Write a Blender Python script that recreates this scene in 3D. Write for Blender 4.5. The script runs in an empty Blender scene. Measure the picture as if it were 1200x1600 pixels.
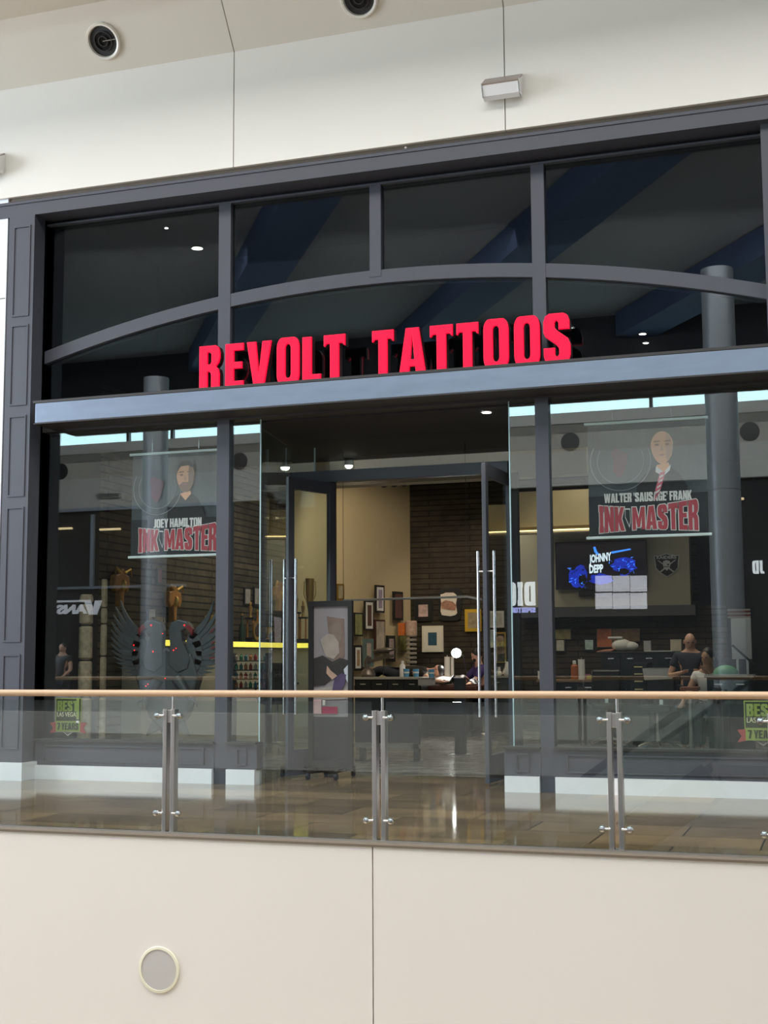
import bpy, bmesh, math, random
from mathutils import Vector, Matrix
random.seed(7)
C = bpy.context.scene.collection
R = math.radians
PI = math.pi
# ---------------------------------------------------------------- camera
F = 2080.0
def _basis():
    v1 = Vector((-5520 - 600, 1063 - 800, F))
    vz = -100.0
    b = -(F * F + v1.x * vz) / v1.y
    v2 = Vector((vz, b, F))
    X = (-v1).normalized(); Z = v2.normalized()
    Y = Z.cross(X); Z = X.cross(Y)
    return X, Y, Z
AX, AY, AZ = _basis()                       # world axes in picture frame (x right, y down, z forward)
EYE = Vector((0, -13.45, 1.34))
cam_d = bpy.data.cameras.new('camera'); cam = bpy.data.objects.new('camera', cam_d); C.objects.link(cam)
cam_d.sensor_fit = 'HORIZONTAL'; cam_d.sensor_width = 36.0; cam_d.lens = F * 36.0 / 1200.0
cam_d.clip_start = 0.05; cam_d.clip_end = 300
def _w(v): return Vector((v.dot(AX), v.dot(AY), v.dot(AZ)))
cr, cu, cb = _w(Vector((1, 0, 0))), _w(Vector((0, -1, 0))), _w(Vector((0, 0, -1)))
M = Matrix(((cr.x, cu.x, cb.x, EYE.x), (cr.y, cu.y, cb.y, EYE.y), (cr.z, cu.z, cb.z, EYE.z), (0, 0, 0, 1)))
cam.matrix_world = M
bpy.context.scene.camera = cam
def ray(px, py): return _w(Vector((px - 600, py - 800, F)))
def PY(px, py, y):
    d = ray(px, py); return EYE + d * ((y - EYE.y) / d.y)
def PX(px, py, x):
    d = ray(px, py); return EYE + d * ((x - EYE.x) / d.x)
def PZ(px, py, z):
    d = ray(px, py); return EYE + d * ((z - EYE.z) / d.z)
def PP(px, py, p0, n):
    d = ray(px, py); return EYE + d * ((p0 - EYE).dot(n) / d.dot(n))
# ---------------------------------------------------------------- world, lights, exposure
scn = bpy.context.scene
scn.view_settings.view_transform = 'Standard'; scn.view_settings.look = 'None'
scn.view_settings.gamma = 1; scn.view_settings.exposure = 0.0; scn.view_settings.use_curve_mapping = False
w = bpy.data.worlds.new('world'); scn.world = w; w.use_nodes = True
w.node_tree.nodes['Background'].inputs[0].default_value = (0.75, 0.85, 1.0, 1)
w.node_tree.nodes['Background'].inputs[1].default_value = 0.25
def area(name, loc, target, sx, sy, power, col=(1, 1, 1), spread=None):
    l = bpy.data.lights.new(name, 'AREA'); l.shape = 'RECTANGLE'; l.size = sx; l.size_y = sy
    l.energy = power; l.color = col
    if spread: l.spread = R(spread)
    o = bpy.data.objects.new(name, l); C.objects.link(o); o.location = loc
    o.rotation_euler = (Vector(target) - Vector(loc)).to_track_quat('-Z', 'Y').to_euler()
    return o
def spot(name, loc, target, power, ang=60, col=(1, .85, .65), rad=.05, blend=.6):
    l = bpy.data.lights.new(name, 'SPOT'); l.energy = power; l.color = col; l.spot_size = R(ang)
    l.spot_blend = blend; l.shadow_soft_size = rad
    o = bpy.data.objects.new(name, l); C.objects.link(o); o.location = loc
    o.rotation_euler = (Vector(target) - Vector(loc)).to_track_quat('-Z', 'Y').to_euler()
    return o
area('skylight_over_void', (-4, -9.5, 14.2), (-4, -9.0, 0), 34, 9, 5200, (1.0, .985, .95))
area('atrium_end_window', (-24, -9, 6), (-4, -2, 5.0), 9, 9, 3000, (.80, .89, 1.0))
area('lower_level_light', (-5, -9, -3.4), (-5, -6, -6), 20, 5, 100, (1.0, .84, .62))
area('opposite_walkway_fill', (-10, -15.2, 12.5), (-12, -27, 0), 50, 3, 1500, (.96, .98, 1.0), 150)  # unseen fill lamp added to lift the opposite floor and columns
area('opposite_wall_fill', (-14, -23, 12.6), (-16, -36.5, 8.5), 40, 3, 1700, (.97, .98, 1.0), 130)  # added lamp facing the opposite wall to brighten its cream bands
# shop lamps
area('shop_ceiling_panel', (-5.4, 6.2, 4.85), (-5.4, 6.2, 0), 5, 5, 105, (1, .86, .66))
area('shop_window_panel', (-1.9, 5.2, 4.8), (-1.9, 5.6, 0), 2.5, 4, 42, (1, .9, .75))
# ---------------------------------------------------------------- materials
MATS = {}
def mat(name, col, rough=.6, metal=0.0, emit=None, es=0.0, noise=0.0, nscale=4.0, bump=0.0, coat=0.0, spec=None, stretch=None):
    if name in MATS: return MATS[name]
    m = bpy.data.materials.new(name); m.use_nodes = True
    nt = m.node_tree; b = nt.nodes['Principled BSDF']
    b.inputs['Base Color'].default_value = (*col, 1); b.inputs['Roughness'].default_value = rough
    b.inputs['Metallic'].default_value = metal
    if spec is not None: b.inputs['Specular IOR Level'].default_value = spec
    if coat: b.inputs['Coat Weight'].default_value = coat
    if emit is not None:
        b.inputs['Emission Color'].default_value = (*emit, 1); b.inputs['Emission Strength'].default_value = es
    g = nt.nodes.new('ShaderNodeNewGeometry')
    n = nt.nodes.new('ShaderNodeTexNoise'); n.inputs['Scale'].default_value = nscale; n.inputs['Detail'].default_value = 4
    if stretch:
        mp = nt.nodes.new('ShaderNodeMapping'); mp.inputs['Scale'].default_value = stretch
        nt.links.new(g.outputs['Position'], mp.inputs[0]); nt.links.new(mp.outputs[0], n.inputs['Vector'])
    else: nt.links.new(g.outputs['Position'], n.inputs['Vector'])
    mx = nt.nodes.new('ShaderNodeMix'); mx.data_type = 'RGBA'
    k = noise if noise else .03
    mx.inputs['A'].default_value = (*[c * (1 - k) for c in col], 1)
    mx.inputs['B'].default_value = (*[min(1, c * (1 + k)) for c in col], 1)
    nt.links.new(n.outputs['Fac'], mx.inputs['Factor']); nt.links.new(mx.outputs['Result'], b.inputs['Base Color'])
    if bump:
        bp = nt.nodes.new('ShaderNodeBump'); bp.inputs['Strength'].default_value = bump; bp.inputs['Distance'].default_value = .01
        nt.links.new(n.outputs['Fac'], bp.inputs['Height']); nt.links.new(bp.outputs[0], b.inputs['Normal'])
    MATS[name] = m; return m
def glassmat(name, tint=(.93, .96, .95), f0=.075, rough=0.0):
    m = bpy.data.materials.new(name); m.use_nodes = True; nt = m.node_tree
    for n in list(nt.nodes):
        if n.type != 'OUTPUT_MATERIAL': nt.nodes.remove(n)
    out = [n for n in nt.nodes if n.type == 'OUTPUT_MATERIAL'][0]
    t = nt.nodes.new('ShaderNodeBsdfTransparent'); t.inputs[0].default_value = (*tint, 1)
    g = nt.nodes.new('ShaderNodeBsdfGlossy'); g.inputs['Roughness'].default_value = rough; g.inputs[0].default_value = (.93, .98, 1, 1)
    lw = nt.nodes.new('ShaderNodeLayerWeight'); lw.inputs['Blend'].default_value = .5
    p = nt.nodes.new('ShaderNodeMath'); p.operation = 'POWER'; p.inputs[1].default_value = 5
    q = nt.nodes.new('ShaderNodeMath'); q.operation = 'MULTIPLY_ADD'; q.inputs[1].default_value = .85; q.inputs[2].default_value = f0
    mx = nt.nodes.new('ShaderNodeMixShader')
    nt.links.new(lw.outputs['Facing'], p.inputs[0]); nt.links.new(p.outputs[0], q.inputs[0]); nt.links.new(q.outputs[0], mx.inputs[0])
    nt.links.new(t.outputs[0], mx.inputs[1]); nt.links.new(g.outputs[0], mx.inputs[2]); nt.links.new(mx.outputs[0], out.inputs[0])
    MATS[name] = m; return m
def tilemat(name, axes, bw, bh, c1, c2, mortar, msize, rough, offset=.5, bump=.6, noise=.5, rvar=0.0, nsc=3.0):
    """brick texture laid on two world axes"""
    m = bpy.data.materials.new(name); m.use_nodes = True; nt = m.node_tree; b = nt.nodes['Principled BSDF']
    g = nt.nodes.new('ShaderNodeNewGeometry'); s = nt.nodes.new('ShaderNodeSeparateXYZ'); c = nt.nodes.new('ShaderNodeCombineXYZ')
    nt.links.new(g.outputs['Position'], s.inputs[0])
    nt.links.new(s.outputs[axes[0]], c.inputs[0]); nt.links.new(s.outputs[axes[1]], c.inputs[1])
    t = nt.nodes.new('ShaderNodeTexBrick'); t.inputs['Scale'].default_value = 1; t.inputs['Brick Width'].default_value = bw
    t.inputs['Row Height'].default_value = bh; t.inputs['Mortar Size'].default_value = msize; t.offset = offset
    t.inputs['Mortar Smooth'].default_value = .1
    t.inputs['Color1'].default_value = (*c1, 1); t.inputs['Color2'].default_value = (*c2, 1); t.inputs['Mortar'].default_value = (*mortar, 1)
    nt.links.new(c.outputs[0], t.inputs['Vector'])
    n = nt.nodes.new('ShaderNodeTexNoise'); n.inputs['Scale'].default_value = nsc; n.inputs['Detail'].default_value = 5
    nt.links.new(g.outputs['Position'], n.inputs['Vector'])
    mx = nt.nodes.new('ShaderNodeMix'); mx.data_type = 'RGBA'; mx.blend_type = 'MULTIPLY'; mx.inputs['Factor'].default_value = noise
    rp = nt.nodes.new('ShaderNodeMapRange'); rp.inputs['From Min'].default_value = .3; rp.inputs['From Max'].default_value = .7
    rp.inputs['To Min'].default_value = .45; rp.inputs['To Max'].default_value = 1.25
    nt.links.new(n.outputs['Fac'], rp.inputs['Value'])
    nt.links.new(t.outputs['Color'], mx.inputs['A']); nt.links.new(rp.outputs[0], mx.inputs['B']); nt.links.new(mx.outputs['Result'], b.inputs['Base Color'])
    b.inputs['Roughness'].default_value = rough
    if rvar:
        r2 = nt.nodes.new('ShaderNodeMapRange'); r2.inputs['To Min'].default_value = rough - rvar; r2.inputs['To Max'].default_value = rough + rvar
        nt.links.new(n.outputs['Fac'], r2.inputs['Value']); nt.links.new(r2.outputs[0], b.inputs['Roughness'])
    if bump:
        bp = nt.nodes.new('ShaderNodeBump'); bp.inputs['Strength'].default_value = bump; bp.inputs['Distance'].default_value = .02
        ad = nt.nodes.new('ShaderNodeMath'); ad.operation = 'SUBTRACT'
        nt.links.new(n.outputs['Fac'], ad.inputs[0]); nt.links.new(t.outputs['Fac'], ad.inputs[1])
        nt.links.new(ad.outputs[0], bp.inputs['Height']); nt.links.new(bp.outputs[0], b.inputs['Normal'])
    MATS[name] = m; return m
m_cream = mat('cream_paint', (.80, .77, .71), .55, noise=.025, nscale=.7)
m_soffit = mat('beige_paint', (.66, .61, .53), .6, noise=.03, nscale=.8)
m_fascia = mat('fascia_paint', (.80, .745, .69), .5, noise=.02, nscale=.6)
m_seam = mat('seam_shadow_gap', (.30, .27, .24), .8)
m_brown = mat('brown_trim', (.16, .125, .09), .6)
m_frame = mat('charcoal_frame_paint', (.064, .067, .084), .38, noise=.05)
m_frame_in = mat('dark_frame_paint', (.030, .028, .028), .5)
m_band = mat('brushed_steel_band', (.27, .305, .39), .34, .85, noise=.16, nscale=2.2, stretch=(1, 1, 4))
m_marble = mat('white_marble', (.78, .80, .82), .3, noise=.10, nscale=3.5)
m_steel = mat('brushed_stainless', (.62, .60, .58), .28, 1.0)
m_steel2 = mat('bright_stainless', (.85, .85, .86), .22, 1.0)
m_wood = mat('oak_handrail', (.62, .41, .26), .42, noise=.12, nscale=12, stretch=(.3, 6, 6))
m_red = mat('red_sign_acrylic', (.60, .004, .03), .4, emit=(1.0, .0, .040), es=.86, spec=.25)
m_redside = mat('dark_sign_return', (.03, .004, .006), .4)
m_black = mat('black_matte', (.012, .012, .013), .6)
m_black2 = mat('black_satin', (.02, .02, .022), .35)
m_char = mat('charcoal_panel', (.05, .055, .062), .5)
m_white = mat('white_plastic', (.80, .80, .80), .4)
m_glass = glassmat('clear_glass')
m_glass_rail = glassmat('balustrade_glass', (.90, .935, .925), .05)
m_glass_up = glassmat('transom_glass', (.55, .60, .62), .085)
m_edge = mat('glass_edge', (.42, .60, .64), .2)
m_gold = mat('antique_gold', (.62, .40, .12), .35, .8)
m_oran = mat('amber_resin', (.42, .20, .06), .4, noise=.4, nscale=14)
m_skin = mat('skin', (.58, .34, .24), .5)
m_skin2 = mat('skin_tan', (.46, .27, .18), .5)
m_hair = mat('black_hair', (.012, .009, .008), .45)
m_navy = mat('dark_navy_cloth', (.025, .028, .045), .8)
m_whitecloth = mat('white_cloth', (.72, .70, .68), .8)
m_wall_dark = mat('dark_interior_paint', (.022, .023, .026), .7)
m_ceil_dark = mat('black_ceiling_paint', (.014, .013, .013), .8)
m_cream_in = mat('tan_wall_paint', (.60, .50, .32), .6)
m_greige = mat('greige_wall_paint', (.40, .38, .30), .6)
m_floor_out = tilemat('brown_stone_tile', (0, 1), 1.2, .6, (.36, .245, .13), (.19, .13, .07), (.045, .035, .022), .007, .075, .5, .015, .55, .02, 1.6)
m_floor_in = tilemat('grey_plank_tile', (0, 1), .9, .15, (.40, .39, .365), (.30, .29, .275), (.06, .06, .055), .006, .20, .5, .15, .5, .05, 3)
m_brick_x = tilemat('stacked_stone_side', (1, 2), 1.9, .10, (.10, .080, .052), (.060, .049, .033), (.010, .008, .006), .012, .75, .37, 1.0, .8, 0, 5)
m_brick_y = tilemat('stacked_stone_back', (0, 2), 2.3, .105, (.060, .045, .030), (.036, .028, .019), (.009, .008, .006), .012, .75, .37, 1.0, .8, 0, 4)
# ---------------------------------------------------------------- mesh builder
class MB:
    def __init__(s): s.v = []; s.f = []
    def add(s, vs, fs):
        o = len(s.v); s.v += [tuple(v) for v in vs]; s.f += [tuple(i + o for i in f) for f in fs]; return s
    def box(s, x0, x1, y0, y1, z0, z1):
        if x0 > x1: x0, x1 = x1, x0
        if y0 > y1: y0, y1 = y1, y0
        if z0 > z1: z0, z1 = z1, z0
        return s.add([(x0, y0, z0), (x1, y0, z0), (x1, y1, z0), (x0, y1, z0), (x0, y0, z1), (x1, y0, z1), (x1, y1, z1), (x0, y1, z1)],
                     [(0, 3, 2, 1), (4, 5, 6, 7), (0, 1, 5, 4), (1, 2, 6, 5), (2, 3, 7, 6), (3, 0, 4, 7)])
    def beam(s, a, b, w, h, up=(0, 0, 1)):
        a = Vector(a); b = Vector(b); d = (b - a).normalized(); u = Vector(up)
        sd = d.cross(u)
        if sd.length < 1e-4: sd = d.cross(Vector((1, 0, 0)))
        sd.normalize(); u = sd.cross(d).normalized(); vs = []
        for p in (a, b):
            for i, j in ((-1, -1), (1, -1), (1, 1), (-1, 1)): vs.append(p + sd * (w / 2 * i) + u * (h / 2 * j))
        return s.add(vs, [(0, 1, 2, 3), (7, 6, 5, 4), (0, 4, 5, 1), (1, 5, 6, 2), (2, 6, 7, 3), (3, 7, 4, 0)])
    def cone(s, a, b, r0, r1, n=16, cap=True):
        a = Vector(a); b = Vector(b); d = (b - a).normalized(); t = Vector((0, 0, 1)) if abs(d.z) < .9 else Vector((1, 0, 0))
        u = d.cross(t).normalized(); q = d.cross(u); vs = []
        for p, r in ((a, r0), (b, r1)):
            for i in range(n):
                an = 2 * PI * i / n; vs.append(p + (u * math.cos(an) + q * math.sin(an)) * r)
        fs = [(i, (i + 1) % n, n + (i + 1) % n, n + i) for i in range(n)]
        if cap: fs += [tuple(reversed(range(n))), tuple(range(n, 2 * n))]
        return s.add(vs, fs)
    def cyl(s, a, b, r, n=16): return s.cone(a, b, r, r, n)
    def tube(s, pts, r, n=10):
        pts = [Vector(p) for p in pts]; rs = r if isinstance(r, (list, tuple)) else [r] * len(pts); vs = []
        ref = None
        for i, p in enumerate(pts):
            d = (pts[min(i + 1, len(pts) - 1)] - pts[max(i - 1, 0)]).normalized()
            if ref is None:
                t = Vector((0, 0, 1)) if abs(d.z) < .9 else Vector((1, 0, 0)); ref = d.cross(t).normalized()
            ref = (ref - d * ref.dot(d)).normalized(); q = d.cross(ref)
            for k in range(n):
                an = 2 * PI * k / n; vs.append(p + (ref * math.cos(an) + q * math.sin(an)) * rs[i])
        m = len(pts); fs = [(i * n + k, i * n + (k + 1) % n, (i + 1) * n + (k + 1) % n, (i + 1) * n + k) for i in range(m - 1) for k in range(n)]
        fs += [tuple(reversed(range(n))), tuple(range((m - 1) * n, m * n))]
        return s.add(vs, fs)
    def lathe(s, c, prof, n=20, axis=(0, 0, 1)):
        """prof: list (r, h)"""
        c = Vector(c); d = Vector(axis).normalized(); t = Vector((1, 0, 0)) if abs(d.x) < .9 else Vector((0, 1, 0))
        u = d.cross(t).normalized(); q = d.cross(u); vs = []
        for r, h in prof:
            for i in range(n):
                an = 2 * PI * i / n; vs.append(c + d * h + (u * math.cos(an) + q * math.sin(an)) * max(r, 1e-4))
        m = len(prof); fs = [(i * n + k, i * n + (k + 1) % n, (i + 1) * n + (k + 1) % n, (i + 1) * n + k) for i in range(m - 1) for k in range(n)]
        fs += [tuple(reversed(range(n))), tuple(range((m - 1) * n, m * n))]
        return s.add(vs, fs)
    def ell(s, c, rx, ry, rz, nu=16, nv=10, rot=None):
        vs = []; c = Vector(c)
        for j in range(nv + 1):
            th = PI * j / nv
            for i in range(nu):
                ph = 2 * PI * i / nu
                p = Vector((rx * math.sin(th) * math.cos(ph), ry * math.sin(th) * math.sin(ph), rz * math.cos(th)))
                if rot: p = rot @ p
                vs.append(c + p)
        fs = [(j * nu + i, (j + 1) * nu + i, (j + 1) * nu + (i + 1) % nu, j * nu + (i + 1) % nu) for j in range(nv) for i in range(nu)]
        return s.add(vs, fs)
    def prism(s, pts, o, ux, uy, un, d):
        """polygon pts (2D) in plane o + a*ux + b*uy, thickness d along un"""
        o = Vector(o); ux = Vector(ux); uy = Vector(uy); un = Vector(un); n = len(pts)
        vs = [o + ux * a + uy * b for a, b in pts] + [o + ux * a + uy * b + un * d for a, b in pts]
        fs = [tuple(range(n)), tuple(reversed(range(n, 2 * n)))] + [(i, i + n, (i + 1) % n + n, (i + 1) % n) for i in range(n)]
        return s.add(vs, fs)
    def strip(s, lo, hi, un, d):
        """ribbon between two point lists, thickness d along un"""
        n = len(lo); un = Vector(un) * d
        vs = [Vector(p) for p in lo] + [Vector(p) for p in hi] + [Vector(p) + un for p in lo] + [Vector(p) + un for p in hi]
        fs = []
        for i in range(n - 1):
            fs += [(i, i + 1, n + i + 1, n + i), (2 * n + i, 3 * n + i, 3 * n + i + 1, 2 * n + i + 1),
                   (i, 2 * n + i, 2 * n + i + 1, i + 1), (n + i, n + i + 1, 3 * n + i + 1, 3 * n + i)]
        fs += [(0, n, 3 * n, 2 * n), (n - 1, 3 * n - 1, 4 * n - 1, 2 * n - 1)]
        return s.add(vs, fs)
    def build(s, name, m, parent=None, bevel=0, smooth=False, local=False, kind=None, shift=True, mi=None):
        me = bpy.data.meshes.new(name)
        vs = [Vector(v) for v in s.v]; o = bpy.data.objects.new(name, me); C.objects.link(o)
        if parent is not None:
            if not local:
                root = parent
                while root.parent: root = root.parent
                inv = Matrix.LocRotScale(root.location, root.rotation_euler, root.scale).inverted()
                vs = [inv @ v for v in vs]
            # child of a mesh whose own origin is shifted
            off = Vector((0, 0, 0)); pp = parent
            o.parent = parent
        elif shift and not local:
            c = Vector(((min(v.x for v in vs) + max(v.x for v in vs)) / 2, (min(v.y for v in vs) + max(v.y for v in vs)) / 2, min(v.z for v in vs)))
            vs = [v - c for v in vs]; o.location = c
        me.from_pydata(vs, [], s.f); me.update()
        bm = bmesh.new(); bm.from_mesh(me); bmesh.ops.recalc_face_normals(bm, faces=bm.faces); bm.to_mesh(me); bm.free()
        for mm in (m if isinstance(m, (list, tuple)) else [m]): me.materials.append(mm)
        if mi:
            for p, k in zip(me.polygons, mi): p.material_index = k
        if smooth:
            for p in me.polygons: p.use_smooth = True
            me.set_sharp_from_angle(angle=R(40))
        if bevel:
            b = o.modifiers.new('bevel', 'BEVEL'); b.width = bevel; b.segments = 2; b.limit_method = 'ANGLE'
        if kind: o['kind'] = kind
        return o
def box(name, m, x0, x1, y0, y1, z0, z1, parent=None, **k): return MB().box(x0, x1, y0, y1, z0, z1).build(name, m, parent, **k)
def thing(name, label, cat, loc=(0, 0, 0), rz=0, group=None, kind=None):
    o = bpy.data.objects.new(name, None); C.objects.link(o); o.location = loc; o.rotation_euler = (0, 0, rz); o.empty_display_size = .1
    if kind: o['kind'] = kind
    else: o['label'] = label; o['category'] = cat
    if group: o['group'] = group
    return o
def tag(o, label, cat, group=None):
    o['label'] = label; o['category'] = cat
    if group: o['group'] = group
    return o
def copy_tree(o, parent=None):
    kids = list(o.children); c = o.copy(); C.objects.link(c)
    if parent: c.parent = parent
    for ch in kids: copy_tree(ch, c)
    return c
# outlines -> mesh through a filled 2D curve
def outline_mesh(loops, depth=0.0, bevel=0.0, offset=0.0):
    cu = bpy.data.curves.new('tmp', 'CURVE'); cu.dimensions = '2D'; cu.fill_mode = 'BOTH' if depth or bevel else 'FRONT'
    cu.extrude = depth / 2; cu.bevel_depth = bevel; cu.bevel_resolution = 1; cu.offset = offset
    for lp in loops:
        sp = cu.splines.new('POLY'); sp.points.add(len(lp) - 1)
        for i, (a, b) in enumerate(lp): sp.points[i].co = (a, b, 0, 1)
        sp.use_cyclic_u = True
    o = bpy.data.objects.new('tmp', cu); me = bpy.data.meshes.new_from_object(o)
    vs = [v.co.copy() for v in me.vertices]; fs = [tuple(p.vertices) for p in me.polygons]
    bpy.data.objects.remove(o); bpy.data.curves.remove(cu); bpy.data.meshes.remove(me)
    return vs, fs
def text_geo(s, bold=0.0, depth=0.0, spacing=1.0):
    cu = bpy.data.curves.new('tmp', 'FONT'); cu.body = s; cu.size = 1; cu.offset = bold; cu.extrude = depth / 2; cu.space_character = spacing
    cu.resolution_u = 3
    o = bpy.data.objects.new('tmp', cu); me = bpy.data.meshes.new_from_object(o)
    vs = [v.co.copy() for v in me.vertices]; fs = [tuple(p.vertices) for p in me.polygons]
    bpy.data.objects.remove(o); bpy.data.curves.remove(cu); bpy.data.meshes.remove(me)
    return vs, fs
def place_geo(vs, fs, o, ux, uy, un, W, H, mb=None, zs=1.0, keep=None):
    """fit 2D geometry into a W x H rectangle whose lower-left is o"""
    mb = mb or MB(); o = Vector(o); ux = Vector(ux); uy = Vector(uy); un = Vector(un)
    x0 = min(v.x for v in vs); x1 = max(v.x for v in vs); y0 = min(v.y for v in vs); y1 = max(v.y for v in vs)
    if keep: x0, x1, y0, y1 = keep
    out = [o + ux * ((v.x - x0) / (x1 - x0) * W) + uy * ((v.y - y0) / (y1 - y0) * H) + un * (v.z * zs) for v in vs]
    return mb.add(out, fs)
def sign_text(s, o, ux, W, H, depth=.004, bold=.02, mb=None, un=None):
    ux = Vector(ux); uy = Vector((0, 0, 1)); un = un or ux.cross(uy)
    vs, fs = text_geo(s, bold, depth)
    return place_geo(vs, fs, o, ux, uy, un, W, H, mb)
def rr(w, h, r, n=5, x=0, y=0):
    p = []
    for cx, cy, a in ((w - r, h - r, 0), (r, h - r, 90), (r, r, 180), (w - r, r, 270)):
        for i in range(n + 1):
            t = R(a + 90 * i / n); p.append((x + cx + r * math.cos(t), y + cy + r * math.sin(t)))
    return p
GL = {
 'R': (.90, [[(0, 0), (.36, 0), (.36, .41), (.46, .40), (.50, .34), (.50, 0), (.86, 0), (.86, .36), (.82, .46), (.72, .52), (.83, .60), (.88, .70), (.88, .84), (.82, .95), (.70, 1), (0, 1)],
             [(.36, .58), (.46, .58), (.51, .63), (.51, .79), (.46, .84), (.36, .84)]]),
 'E': (.76, [[(0, 0), (.76, 0), (.76, .17), (.37, .17), (.37, .43), (.70, .43), (.70, .59), (.37, .59), (.37, .83), (.76, .83), (.76, 1), (0, 1)]]),
 'V': (.96, [[(.27, 0), (.68, 0), (.96, 1), (.60, 1), (.475, .34), (.37, 1), (0, 1)]]),
 'O': (.88, [rr(.88, 1, .22), rr(.20, .70, .09, x=.34, y=.15)]),
 'L': (.74, [[(0, 0), (.74, 0), (.74, .18), (.38, .18), (.38, 1), (0, 1)]]),
 'T': (.84, [[(.24, 0), (.60, 0), (.60, .80), (.72, .80), (.78, .75), (.84, .75), (.84, 1), (0, 1), (0, .75), (.06, .75), (.12, .80), (.24, .80)]]),
 'A': (.98, [[(0, 0), (.37, 0), (.40, .17), (.58, .17), (.61, 0), (.98, 0), (.73, 1), (.25, 1)], [(.43, .33), (.55, .33), (.49, .76)]]),
 'S': (.88, [[(0, .33), (0, .16), (.06, .05), (.2, 0), (.67, 0), (.81, .05), (.88, .17), (.88, .38), (.80, .50), (.46, .66), (.38, .72), (.38, .81), (.43, .85), (.49, .81), (.49, .67),
              (.86, .67), (.86, .84), (.80, .95), (.66, 1), (.2, 1), (.06, .95), (0, .84), (0, .63), (.06, .54), (.42, .37), (.50, .30), (.50, .19), (.44, .15), (.38, .19), (.38, .33)]]),
 'I': (.40, [[(0, 0), (.40, 0), (.40, .2), (.36, .25), (.36, .75), (.40, .8), (.40, 1), (0, 1), (0, .8), (.04, .75), (.04, .25), (0, .2)]]),
 'N': (.86, [[(0, 0), (.32, 0), (.32, .45), (.54, 0), (.86, 0), (.86, 1), (.54, 1), (.54, .55), (.32, 1), (0, 1)]]),
 'K': (.90, [[(0, 0), (.32, 0), (.32, .38), (.54, 0), (.90, 0), (.60, .52), (.88, 1), (.54, 1), (.32, .62), (.32, 1), (0, 1)]]),
 'M': (1.15, [[(0, 0), (.30, 0), (.30, .58), (.46, .1), (.69, .1), (.85, .58), (.85, 0), (1.15, 0), (1.15, 1), (.80, 1), (.575, .48), (.35, 1), (0, 1)]]),
}
GL.update({
 'B': (.86, [[(0, 0), (.72, 0), (.83, .06), (.86, .16), (.86, .38), (.80, .47), (.70, .51), (.80, .56), (.84, .64), (.84, .84), (.80, .95), (.68, 1), (0, 1)], [(.35, .17), (.46, .17), (.50, .22), (.50, .38), (.46, .43), (.35, .43)], [(.35, .60), (.45, .60), (.48, .64), (.48, .79), (.45, .83), (.35, .83)]]),
 'C': (.84, [[(.84, .38), (.84, .17), (.78, .05), (.64, 0), (.2, 0), (.06, .05), (0, .17), (0, .83), (.06, .95), (.2, 1), (.64, 1), (.78, .95), (.84, .83), (.84, .62), (.50, .62), (.50, .80), (.45, .85), (.38, .85), (.35, .80), (.35, .20), (.38, .15), (.45, .15), (.50, .20), (.50, .38)]]),
 'D': (.86, [[(0, 0), (.62, 0), (.80, .06), (.86, .2), (.86, .8), (.80, .94), (.62, 1), (0, 1)], [(.35, .17), (.45, .17), (.50, .22), (.50, .78), (.45, .83), (.35, .83)]]),
 'F': (.72, [[(0, 0), (.36, 0), (.36, .41), (.66, .41), (.66, .58), (.36, .58), (.36, .82), (.72, .82), (.72, 1), (0, 1)]]),
 'G': (.86, [[(.86, 0), (.86, .55), (.46, .55), (.46, .39), (.52, .39), (.52, .20), (.46, .15), (.39, .15), (.35, .20), (.35, .80), (.39, .85), (.47, .85), (.51, .80), (.51, .66), (.86, .66), (.86, .83), (.80, .95), (.66, 1), (.2, 1), (.06, .95), (0, .83), (0, .17), (.06, .05), (.2, 0), (.44, 0), (.58, .08), (.64, 0)]]),
 'H': (.88, [[(0, 0), (.34, 0), (.34, .40), (.54, .40), (.54, 0), (.88, 0), (.88, 1), (.54, 1), (.54, .60), (.34, .60), (.34, 1), (0, 1)]]),
 'J': (.56, [[(0, 0), (.34, 0), (.50, .05), (.56, .17), (.56, 1), (.20, 1), (.20, .24), (.16, .17), (0, .17)]]),
 'P': (.84, [[(0, 0), (.36, 0), (.36, .36), (.66, .36), (.80, .42), (.84, .53), (.84, .84), (.80, .95), (.66, 1), (0, 1)], [(.36, .53), (.46, .53), (.50, .58), (.50, .78), (.46, .83), (.36, .83)]]),
 'U': (.86, [[(0, .17), (.06, .05), (.2, 0), (.66, 0), (.80, .05), (.86, .17), (.86, 1), (.51, 1), (.51, .20), (.46, .15), (.40, .15), (.35, .20), (.35, 1), (0, 1)]]),
 'W': (1.34, [[(.18, 0), (.55, 0), (.67, .5), (.79, 0), (1.16, 0), (1.34, 1), (1.02, 1), (.94, .40), (.83, 1), (.51, 1), (.40, .40), (.32, 1), (0, 1)]]),
 'Y': (.90, [[(.28, 0), (.62, 0), (.62, .38), (.90, 1), (.56, 1), (.45, .62), (.34, 1), (0, 1), (.28, .38)]]),
 "'": (.22, [[(.06, .62), (.16, .62), (.22, 1), (0, 1)]]),
 '7': (.80, [[(.16, 0), (.52, 0), (.80, .78), (.80, 1), (0, 1), (0, .80), (.44, .80)]]),
})
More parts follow.
